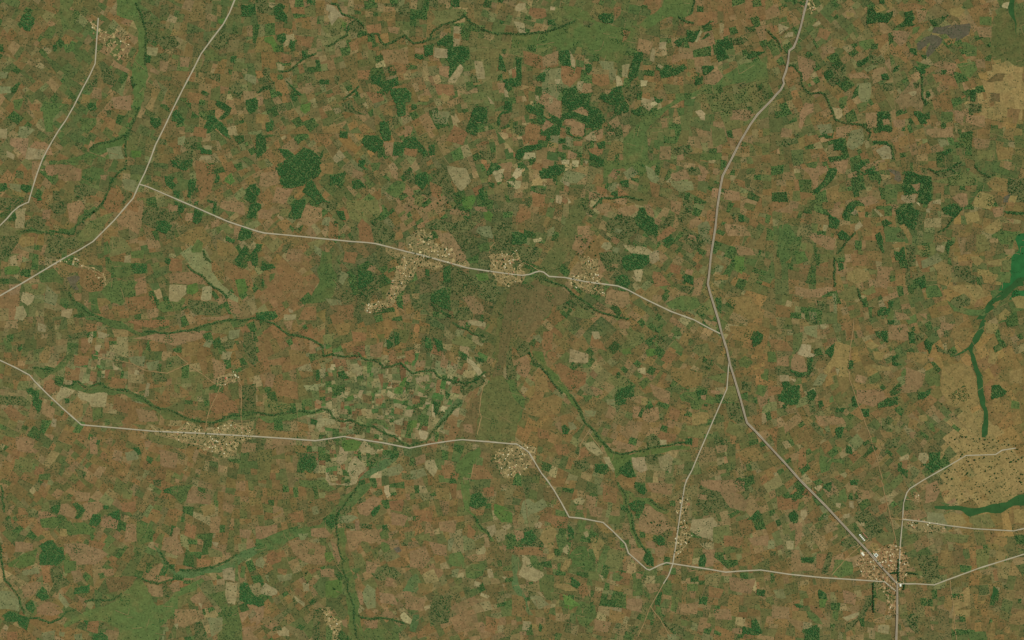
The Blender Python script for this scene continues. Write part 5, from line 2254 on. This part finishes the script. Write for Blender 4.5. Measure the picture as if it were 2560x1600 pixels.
ROADLINES = [(path(txt), w) for nm, w, txt in ROADS]
def off_road(q, gap=2.2):
    for P, w in ROADLINES:
        keep = np.ones(len(q), bool)
        for i in range(len(P) - 1):
            a, d = P[i], P[i + 1] - P[i]
            lo, hi = np.minimum(a, P[i + 1]) - 9, np.maximum(a, P[i + 1]) + 9
            if not len(q) or (q.max(0) < lo).any() or (q.min(0) > hi).any():
                continue
            t = np.clip(((q - a) @ d) / (d @ d + 1e-9), 0, 1)
            keep &= np.hypot(*(q - (a + t[:, None] * d)).T) > w / 2 + gap
        q = q[keep]
    return q
PB = [(P.min(0), P.max(0)) for k, P, lb in POLYS]
def uncovered(q, i):
    lo, hi = q.min(0), q.max(0)
    for j in range(i + 1, len(POLYS)):
        a, b = PB[j]
        if len(q) and a[0] < hi[0] and b[0] > lo[0] and a[1] < hi[1] and b[1] > lo[1]:
            if POLYS[j][0] in 'KW' and POLYS[i][0] == 'K':
                continue
            q = q[~inside(POLYS[j][1], q)]
    return q
def clump(q, s=0.09, ph=0.0):
    return (np.sin(q[:, 0] * s + ph) * np.cos(q[:, 1] * s * 1.3 + 1) + 0.8 * np.sin(q[:, 0] * s * 2.3 + q[:, 1] * s * 1.7 + ph)
            + 0.6 * np.cos(q[:, 0] * s * 3.1 - q[:, 1] * s * 3.7))
yards_V, yards_F, yards_T = [], [], []
for pi, (k, P, lb) in enumerate(POLYS):
    Q = warp(subdivide(P, 2.5), ROUGH.get(k, 1.15))
    z = level(P)
    G3 = ground(Q, z)
    jit = math.exp(rng.normal(0, 0.05))
    if k in 'KW':
        tint = lin(PAL[k]) * jit
        o = mesh_object("wood" if k == 'K' else "orchard", G3, [list(range(len(Q)))], GROVE, tint, PSPK[k], None if lb else "stuff")
        s = Soup()
        if k == 'K':
            q = off_road(uncovered(jitter_grid(P.mean(0) + (Q - P.mean(0)) * 1.02, 2.1, 0.6), pi))
            gap = rng.uniform(size=len(q)) < 0.80 + 0.34 * clump(q, 0.16, pi)
            q = q[gap] if gap.any() else P.mean(0)[None]
            lush = rng.uniform(-0.05, 0.12)
            s.add(q, rng.uniform(4.2, 7.6, len(q)), rng.uniform(6, 10, len(q)), crown_tint(len(q), lush))
        else:
            q = off_road(uncovered(jitter_grid(Q, 2.9, 0.9), pi))
            keep = rng.uniform(size=len(q)) < np.clip(0.42 + 0.40 * clump(q, 0.13, pi), 0.05, 0.98)
            q = q[keep] if keep.any() else P.mean(0)[None]
            s.add(q, np.clip(rng.lognormal(1.62, 0.34, len(q)), 2.4, 10), rng.uniform(5, 10, len(q)), crown_tint(len(q), 0.34))
        Vv, Fv, Tv = s.build(z)
        c = tri_object("canopy" if k == 'K' else "tree_crowns", Vv, Fv, LEAF, Tv, "stuff", o)
        if lb:
            tag(o, lb, "wood", "dark woods that stand out among the fields")
        elif k == 'K':
            tag(o, "small dark green wood among the fields")
        else:
            tag(o, "open tree-dotted orchard or bush land among the fields")
        continue
    tint = lin(PAL[k]) * jit * np.exp(rng.normal(0, 0.02, 3))
    if k in 'rpoygGl':
        tint = tint * 0.78 + 0.22 * MEAN[zone_at(P.mean(0))]
    mat = {'F': MEADOW, 'd': MEADOW, 'V': LAND, 'h': MEADOW, 'n': MEADOW, 'c': MEADOW, 'e': MARSH, 's': MARSH}.get(k, LAND)
    mesh_object(NAME.get(k, "field"), G3, [list(range(len(Q)))], mat, tint, PSPK[k] * rng.uniform(0.8, 2.0), "structure")

# ------------------------------------------------------------------ roads and tracks
def ribbon(P, w, z, step=12.0, wob=0.0):
    pts = []
    for i in range(len(P) - 1):
        a, b = P[i], P[i + 1]
        k = max(1, int(np.hypot(*(b - a)) / step))
        pts += [a + (b - a) * j / k for j in range(k)]
    pts.append(P[-1])
    pts = np.array(pts)
    if wob:
        pts = warp(pts, wob)
    d = np.gradient(pts, axis=0)
    d /= np.maximum(1e-6, np.hypot(d[:, 0], d[:, 1]))[:, None]
    nrm = np.column_stack([-d[:, 1], d[:, 0]])
    ww = w * (1 + rng.normal(0, 0.10, len(pts)))[:, None] / 2
    L, R = pts + nrm * ww, pts - nrm * ww
    Vv = np.vstack([ground(L, z), ground(R, z)])
    m = len(pts)
    return Vv, [(i, i + m, i + m + 1, i + 1) for i in range(m - 1)]

ROADZ = 0.25 * (max(b[2] for b in BOXES) + 2)
for i, (nm, w, txt) in enumerate(ROADS):
    P = path(txt)
    z = ROADZ + 0.3 * i
    w *= 0.57
    if nm == "highway":
        Vv, Ff = ribbon(P, w + 1.5, z + 2.8)
        mesh_object("road_shoulder", Vv, Ff, GRAVEL, lin((100, 84, 62)), None, "structure")
        Vv, Ff = ribbon(P, w, z + 3.1)
        mesh_object("road", Vv, Ff, GRAVEL, lin((164, 148, 126)), None, "structure")
        Vv, Ff = ribbon(P, w * 0.36, z + 3.4)
        mesh_object("road_surface", Vv, Ff, GRAVEL, lin((136, 124, 108)), None, "structure")
    else:
        Vv, Ff = ribbon(P, w, z)
        mesh_object("road" if nm == "white_road" else "track", Vv, Ff, GRAVEL,
                    lin((170, 157, 134)) if nm == "white_road" else lin((160, 134, 98)), None, "structure")
for i, line in enumerate(TRACKS.splitlines()):
    P = path(line)
    Vv, Ff = ribbon(P, 1.9, ROADZ - 0.2 - 0.004 * i, 6.0, 0.7)
    mesh_object("track", Vv, Ff, EARTH, lin((150, 122, 84)), None, "structure")

# ------------------------------------------------------------------ wooded streams
for line in STREAMS.splitlines():
    P = path(line)
    Vv, Ff = ribbon(P, 5.2, ROADZ - 0.6, 3.0, 2.6)
    o = mesh_object("stream_bed", Vv, Ff, MEADOW, lin((82, 98, 57)), 0.5, "structure")
    pts = []
    for i in range(len(P) - 1):
        k = max(1, int(np.hypot(*(P[i + 1] - P[i])) / 1.05))
        pts += [P[i] + (P[i + 1] - P[i]) * j / k for j in range(k)]
    pts = np.array(pts)
    pts = warp(pts, 2.6) + rng.normal(0, 1.5, pts.shape)
    pts = off_road(pts[rng.uniform(size=len(pts)) < np.clip(1.0 + 0.35 * clump(pts, 0.16), 0.45, 1)], 1.0)
    s = Soup()
    s.add(pts, np.clip(rng.lognormal(1.6, 0.35, len(pts)), 2.5, 9.5), rng.uniform(5, 10, len(pts)), crown_tint(len(pts), 0.16))
    t = tri_object("riverside_trees", *s.build(ROADZ - 0.6)[:2], LEAF, None, "stuff")
    a = t.data.attributes.new("tint", 'FLOAT_COLOR', 'FACE')
    per = len(t.data.polygons) // len(pts)
    cc = np.ones((len(t.data.polygons), 4), np.float32)
    cc[:, :3] = np.repeat(crown_tint(len(pts), 0.32), per, 0)
    a.data.foreach_set("color", cc.ravel())
    tag(t, "line of dark trees along a stream")

# ------------------------------------------------------------------ villages: yards, footpaths, houses, trees
def roof_house(L, W, H, R):
    """walls and a gabled roof with eaves"""
    x, y = L / 2, W / 2
    wv = [(-x, -y, 0), (x, -y, 0), (x, y, 0), (-x, y, 0), (-x, -y, H), (x, -y, H), (x, y, H), (-x, y, H), (-x, 0, H + R), (x, 0, H + R)]
    wf = [(0, 1, 5, 4), (2, 3, 7, 6), (1, 2, 6, 9, 5), (3, 0, 4, 8, 7)]
    e, th = 0.8, 0.25
    zr, ze = H + R + 0.3, H - R * e / y + 0.3
    rv = [(-x - e, -y - e, ze), (x + e, -y - e, ze), (x + e, 0, zr), (-x - e, 0, zr), (x + e, y + e, ze), (-x - e, y + e, ze)]
    rv += [(a, b, c - th) for a, b, c in rv]
    rf = [(0, 1, 2, 3), (3, 2, 4, 5), (7, 6, 9, 8), (8, 9, 11, 10), (0, 6, 7, 1), (5, 4, 10, 11), (1, 7, 8, 2), (2, 8, 10, 4), (0, 3, 9, 6), (3, 5, 11, 9)]
    return (wv, wf), (rv, rf)

def data_mesh(name, v, f, mat, tint):
    me = bpy.data.meshes.new(name)
    me.from_pydata(v, [], f)
    finish(me, mat, tint)
    return me

HOUSES = []
for (L, W, H, R), rc, wc in [((11, 8, 3, 1.8), (214, 196, 152), (176, 146, 108)), ((13, 8, 3, 1.9), (222, 210, 176), (190, 160, 120)),
                             ((9, 8, 2.8, 2.2), (190, 160, 112), (164, 128, 92)), ((14, 9, 3.2, 1.8), (176, 128, 98), (186, 150, 116)),
                             ((10, 7, 2.8, 1.7), (204, 190, 160), (170, 140, 104))]:
    a, b = roof_house(L, W, H, R)
    HOUSES.append((data_mesh("walls", a[0], a[1], WALL, lin(wc)), data_mesh("roof", b[0], b[1], ROOF, lin(rc))))

def put(name, parts, p, z, rot, sc=1.0):
    e = bpy.data.objects.new(name, None)
    g = ground(np.array([p]), z)[0]
    e.location = g
    e.rotation_euler = (0, 0, rot)
    e.scale = (sc, sc, sc)
    e.empty_display_size = 3
    col.objects.link(e)
    for me, nm in parts:
        c = bpy.data.objects.new(nm, me)
        col.objects.link(c)
        c.parent = e
    return e

# single trees: a trunk that forks into limbs, and a crown of leaf clumps
def limb(v, f, a, b, r0, r1, m=5):
    a, b = np.array(a, float), np.array(b, float)
    d = b - a
    d /= np.linalg.norm(d)
    u = np.cross(d, (0.3, 0.9, 0.1)); u /= np.linalg.norm(u)
    w = np.cross(d, u)
    k = len(v)
    for c, r in ((a, r0), (b, r1)):
        for i in range(m):
            t = i * 2 * math.pi / m
            v.append(tuple(c + r * (u * math.cos(t) + w * math.sin(t))))
    for i in range(m):
        f.append((k + i, k + (i + 1) % m, k + m + (i + 1) % m, k + m + i))

TREES = []
for q in range(5):
    v, f = [], []
    limb(v, f, (0, 0, 0), (0.2, 0.1, 3.2), 0.75, 0.5)
    for t in range(4):
        a = t * 1.57 + q
        limb(v, f, (0.2, 0.1, 3.0), (3.2 * math.cos(a), 3.2 * math.sin(a), 6.0), 0.42, 0.16, 4)
    tm = data_mesh("trunk", v, f, BARK, lin((96, 78, 58)))
    R = 9.0
    s = Soup()
    nn = 22
    a = rng.uniform(0, 6.28, nn)
    rr = R * np.sqrt(rng.uniform(0, 0.72, nn))
    pts = np.column_stack([1280 + rr * np.cos(a) / M, 800 + rr * np.sin(a) / M])
    s.add(pts, rng.uniform(2.4, 4.2, nn), rng.uniform(3.0, 5.0, nn), np.array([CROWN[q % 5]] * nn) * rng.uniform(0.42, 0.72, (nn, 1)))
    Vv, Fv, Tv = s.build(0.0)
    lift = 5.2 - 2.6 * (np.repeat(rr, len(Vv) // nn) / R) ** 2
    Vv[:, 2] += lift
    cm = data_mesh("crown", [tuple(x) for x in Vv], [tuple(x) for x in Fv], LEAF, Tv)
    TREES.append((tm, cm))

n_trees = 0
def tree(p, z, sc, label, group):
    global n_trees
    t = TREES[rng.integers(0, len(TREES))]
    e = put("tree", [(t[0], "trunk"), (t[1], "crown")], p, z, rng.uniform(0, 6.28), sc)
    tag(e, label, "tree", group)
    n_trees += 1
    return e

ORD = ["", "second", "third", "fourth", "fifth", "sixth", "seventh", "eighth", "ninth", "tenth", "eleventh", "twelfth", "thirteenth", "fourteenth", "fifteenth", "sixteenth", "seventeenth", "eighteenth", "nineteenth", "twentieth"]
def single_out(items, where, group, cat):
    """items: (object, place, what); each is told apart by its corner of the place and its order from the left"""
    if not items:
        return
    xy = np.array([p for o, p, w in items])
    lo, sp = xy.min(0), np.maximum(np.ptp(xy, axis=0), 1e-3)
    sets = {}
    for o, p, what in items:
        u = np.minimum(2, ((p - lo) / sp * 3).astype(int))
        v, hh = ("upper", "middle", "lower")[u[1]], ("left", "middle", "right")[u[0]]
        sect = "centre" if v == hh else v + " " + hh if hh != "middle" else v + " centre"
        sets.setdefault((what, sect), []).append((p[0], o))
    for (what, sect), l in sets.items():
        l.sort(key=lambda t: t[0])
        for i, (x, o) in enumerate(l):
            r = "" if len(l) == 1 else ", leftmost" if i == 0 else ", " + ORD[i] + " from left" if i < len(ORD) else ", farther right"
            tag(o, what + r + ", " + sect + " of " + where, cat, group)

VZ = ROADZ - 0.5
bg = Soup()
for P, dens in PLOTS:
    q = jitter_grid(P, 2.8, 0.7)
    q = off_road(q[rng.uniform(size=len(q)) < dens])
    if len(q):
        bg.add(q, np.clip(rng.lognormal(1.6, 0.3, len(q)), 2.6, 9), rng.uniform(5, 9, len(q)), crown_tint(len(q), 0.1))
HEDGE = off_road(np.vstack(HEDGE))
bg.add(HEDGE, rng.uniform(2.4, 5.0, len(HEDGE)), rng.uniform(3, 6, len(HEDGE)), crown_tint(len(HEDGE), 0.2))
for sh, txt, nh, nt, ny, where in VILLAGES:
    P = s2g(sh, nums(txt))
    # trodden yards and swept earth
    Vv, Ff, Tt = [], [], []
    cs = sample(P.mean(0) + (P - P.mean(0)) * 1.1, ny)
    for c in cs:
        w, h = rng.uniform(0.9, 3.3, 2) * (1.5 if rng.uniform() < 0.12 else 1.0)
        m = 6
        an = np.arange(m) * 6.283 / m + rng.uniform(0, 1)
        q = np.column_stack([w * np.cos(an), h * np.sin(an)]) * rng.uniform(0.7, 1.25, (m, 1))
        t = rng.uniform(-0.5, 0.5)
        q = q @ np.array([[math.cos(t), -math.sin(t)], [math.sin(t), math.cos(t)]]) + c
        b = len(Vv)
        Vv += list(ground(q, VZ + 0.0006 * len(Ff)))
        Ff.append(tuple(range(b, b + m))[::-1])
        r = rng.uniform()
        base = (162, 126, 90) if r < 0.45 else (146, 112, 77) if r < 0.84 else (186, 158, 120) if r < 0.93 else (148, 102, 74)
        if 'crossroads' not in where:
            base = (160, 138, 96) if r < 0.5 else (144, 120, 80) if r < 0.84 else (184, 162, 118) if r < 0.93 else (146, 106, 74)
        Tt.append(lin(base) * math.exp(rng.normal(0, 0.08)))
    # footpaths from yard to yard
    for i in range(int(ny * 1.1)):
        a = cs[rng.integers(0, len(cs))]
        dd = np.hypot(*(cs - a).T)
        near = np.argsort(dd)[1:6]
        b2 = cs[rng.choice(near)]
        d = b2 - a
        L = np.hypot(*d)
        if L < 1 or L > 40:
            continue
        nn = np.array([-d[1], d[0]]) / L * 0.55
        q = np.array([a + nn, a - nn, b2 - nn, b2 + nn])
        b = len(Vv)
        Vv += list(ground(q, VZ + 0.0006 * len(Ff)))
        Ff.append((b, b + 1, b + 2, b + 3))
        Tt.append(lin((170, 146, 102)) * math.exp(rng.normal(0, 0.08)))
    o = mesh_object("trodden_ground", Vv, Ff, EARTH, np.array(Tt), None, "stuff")
    tag(o, "pale trodden yards and footpaths in " + where)
    # houses stand in the yards
    spots = cs[rng.permutation(len(cs))[:nh]]
    hs = []
    for p in spots:
        kk = rng.integers(0, len(HOUSES))
        a, b = HOUSES[kk]
        e_roof = ('cream', 'pale', 'straw', 'rusty', 'sandy')[kk]
        e = put("house", [(a, "walls"), (b, "roof")], p, VZ + 0.3, rng.choice([0, 1.57]) + rng.normal(0, 0.25), rng.uniform(0.9, 1.35))
        hs.append((e, p, e_roof + "-roofed house"))
    single_out(hs, where, "houses of " + where, "house")
    q = sample(P.mean(0) + (P - P.mean(0)) * 1.12, nt + ny // 2)
    single_out([(tree(p, VZ, rng.uniform(0.75, 1.2), "", None), p, "dark tree") for p in q[:nt]], where, "trees of " + where, "tree")
    bg.add(q[nt:], rng.uniform(4.5, 8.5, len(q) - nt), rng.uniform(5, 9, len(q) - nt), crown_tint(len(q) - nt, 0.55))

for sh, txt, n1, n2, label, group in GROVES:
    P = s2g(sh, nums(txt))
    q = off_road(sample(P, n1 + n2), 1.0)
    n1 = min(n1, len(q))
    single_out([(tree(p, 0.5, rng.uniform(0.7, 1.35), "", None), p, "dark tree") for p in q[:n1]], label, group, "tree")
    bg.add(q[n1:], rng.uniform(3.6, 8.0, len(q) - n1), rng.uniform(4, 8, len(q) - n1), crown_tint(len(q) - n1, 0.5))

for sh, txt, label in AVENUES:
    P = s2g(sh, nums(txt))
    L = np.hypot(*(P[1] - P[0]))
    k = max(3, int(L / 4.4))
    for i in range(k):
        p = P[0] + (P[1] - P[0]) * (i + 0.5) / k + rng.normal(0, 0.4, 2)
        wh, dr = label.split("|")
        first, side = ("leftmost", "left") if dr == "lr" else ("topmost", "top")
        tree(p, VZ, rng.uniform(1.15, 1.5), (first if i == 0 else "last" if i == k - 1 else ORD[i] + " from " + side) + " dark tree in " + wh, "avenue trees of the crossroads town")

# ------------------------------------------------------------------ larger buildings of the crossroads town
def block(name, L, W, H, R, rc, wc, p, rot, label, cat):
    a, b = roof_house(L, W, H, R)
    e = put(name, [(data_mesh("walls", a[0], a[1], WALL, lin(wc)), "walls"), (data_mesh("roof", b[0], b[1], ROOF, lin(rc)), "roof")],
            p, VZ + 0.3, rot)
    tag(e, label, cat)
    return e

def town(u, v):
    return s2g("D3", [u, v])[0]

order = ["uppermost", "second", "middle", "fourth", "lowest"]
for i in range(5):
    p = town(86.7 + 1.04 * i, 51.8 + 1.25 * i)
    block("shed", 16, 12, 4, 2.0, (240, 236, 222), (214, 206, 190), p, 0.2, order[i] + " white-roofed shed in the row beside the main road above the crossroads town", "shed")
for i in range(4):
    p = town(89.9 + 1.15 * i, 50.6 + 1.2 * i)
    block("shed", 15, 9, 4, 1.6, (164, 106, 88), (170, 134, 104), p, -0.85, ["uppermost", "second", "third", "lowest"][i] + " rust-roofed shed right of the white sheds above the crossroads town", "shed")
block("hall", 42, 24, 6, 3, (232, 222, 200), (206, 190, 164), town(89.4, 70), -0.9, "large white-roofed hall left of the main road at the town's entrance", "hall")
block("hall", 30, 20, 5, 2.4, (240, 236, 226), (214, 204, 186), town(125.0, 99.3), 1.57, "white-roofed hall just right of the main junction in the crossroads town", "hall")
block("hall", 24, 14, 5, 2.4, (226, 206, 166), (206, 180, 140), town(108.2, 77.4), 0.5, "pale yellow-roofed hall near the main road inside the crossroads town", "hall")
# walled compound with four ranges round a dark court
e = bpy.data.objects.new("compound", None)
c0 = town(102, 71)
e.location = ground(c0[None], VZ + 0.4)[0]
e.rotation_euler = (0, 0, -0.75)
col.objects.link(e)
tag(e, "square white compound with a dark courtyard, right of the main road at the town's entrance", "compound")
for L, W, x, y in ((40, 9, 0, 15), (40, 9, 0, -15), (9, 20.6, 15.5, 0), (9, 20.6, -15.5, 0)):
    a, b = roof_house(max(L, W), min(L, W), 4, 1.6)
    for (v, f), mt, nm, tc in ((a, WALL, "walls", (206, 200, 186)), (b, ROOF, "roof", (222, 220, 210))):
        ob = bpy.data.objects.new(nm, data_mesh(nm, v, f, mt, lin(tc)))
        ob.location = (x, y, 0)
        ob.rotation_euler = (0, 0, 0 if L > W else math.pi / 2)
        col.objects.link(ob)
        ob.parent = e
ob = mesh_object("court", [(-10.8, -10.3, 0.1), (10.8, -10.3, 0.1), (10.8, 10.3, 0.1), (-10.8, 10.3, 0.1)], [(0, 1, 2, 3)], EARTH, lin((92, 104, 84)))
ob.parent = e
h = block("hall", 26, 14, 5, 2.4, (232, 214, 160), (206, 180, 140), s2g("B1", [155.2, 87.2])[0], 0, "cream-roofed hall beside the road in the middle of the central village", "hall")
h = block("hall", 22, 12, 5, 2.4, (196, 96, 78), (190, 140, 110), s2g("A2", [213.5, 55])[0], 1.4, "red-roofed hall in the small hamlet above the lower left road", "hall")

# ------------------------------------------------------------------ trees and bushes sprinkled over the fields
q = rng.uniform((-150, -150), (2710, 1750), (30000, 2))
dn = np.sin(q[:, 0] * .013 + 1.1) * np.cos(q[:, 1] * .017 + .4) + .6 * np.sin(q[:, 0] * .041 + q[:, 1] * .033) + .5 * np.cos(q[:, 0] * .027 - q[:, 1] * .052)
wt = {'R': .34, 'M': .36, 'N': .24, 'L': .26, 'Y': .10, 'O': .22, 'S': .8, 'P': .4, 'Q': .4}
zz = np.array([wt[GRID[int(min(19, max(0, y // 80)))][int(min(31, max(0, x // 80)))]] for x, y in q])
q = q[rng.uniform(size=len(q)) < zz * np.clip(0.55 + 0.45 * dn, 0.05, 1.6)]
q = off_road(q)
r = np.clip(rng.lognormal(1.5, 0.34, len(q)), 2.6, 9.0)
bg.add(q, r, r * rng.uniform(0.9, 1.4, len(q)), crown_tint(len(q), 0.5))
Vv, Fv, Tv = bg.build(0.6)
o = tri_object("scattered_trees", Vv, Fv, LEAF, Tv, "stuff")
tag(o, "dark trees and bushes sprinkled over the fields")
print("trees", n_trees, "parcels", len(parcels), "polys", len(POLYS), "max level", max(b[2] for b in BOXES),
      "tris", sum(len(o.data.polygons) for o in bpy.data.objects if o.type == 'MESH'), "scatter", len(q))
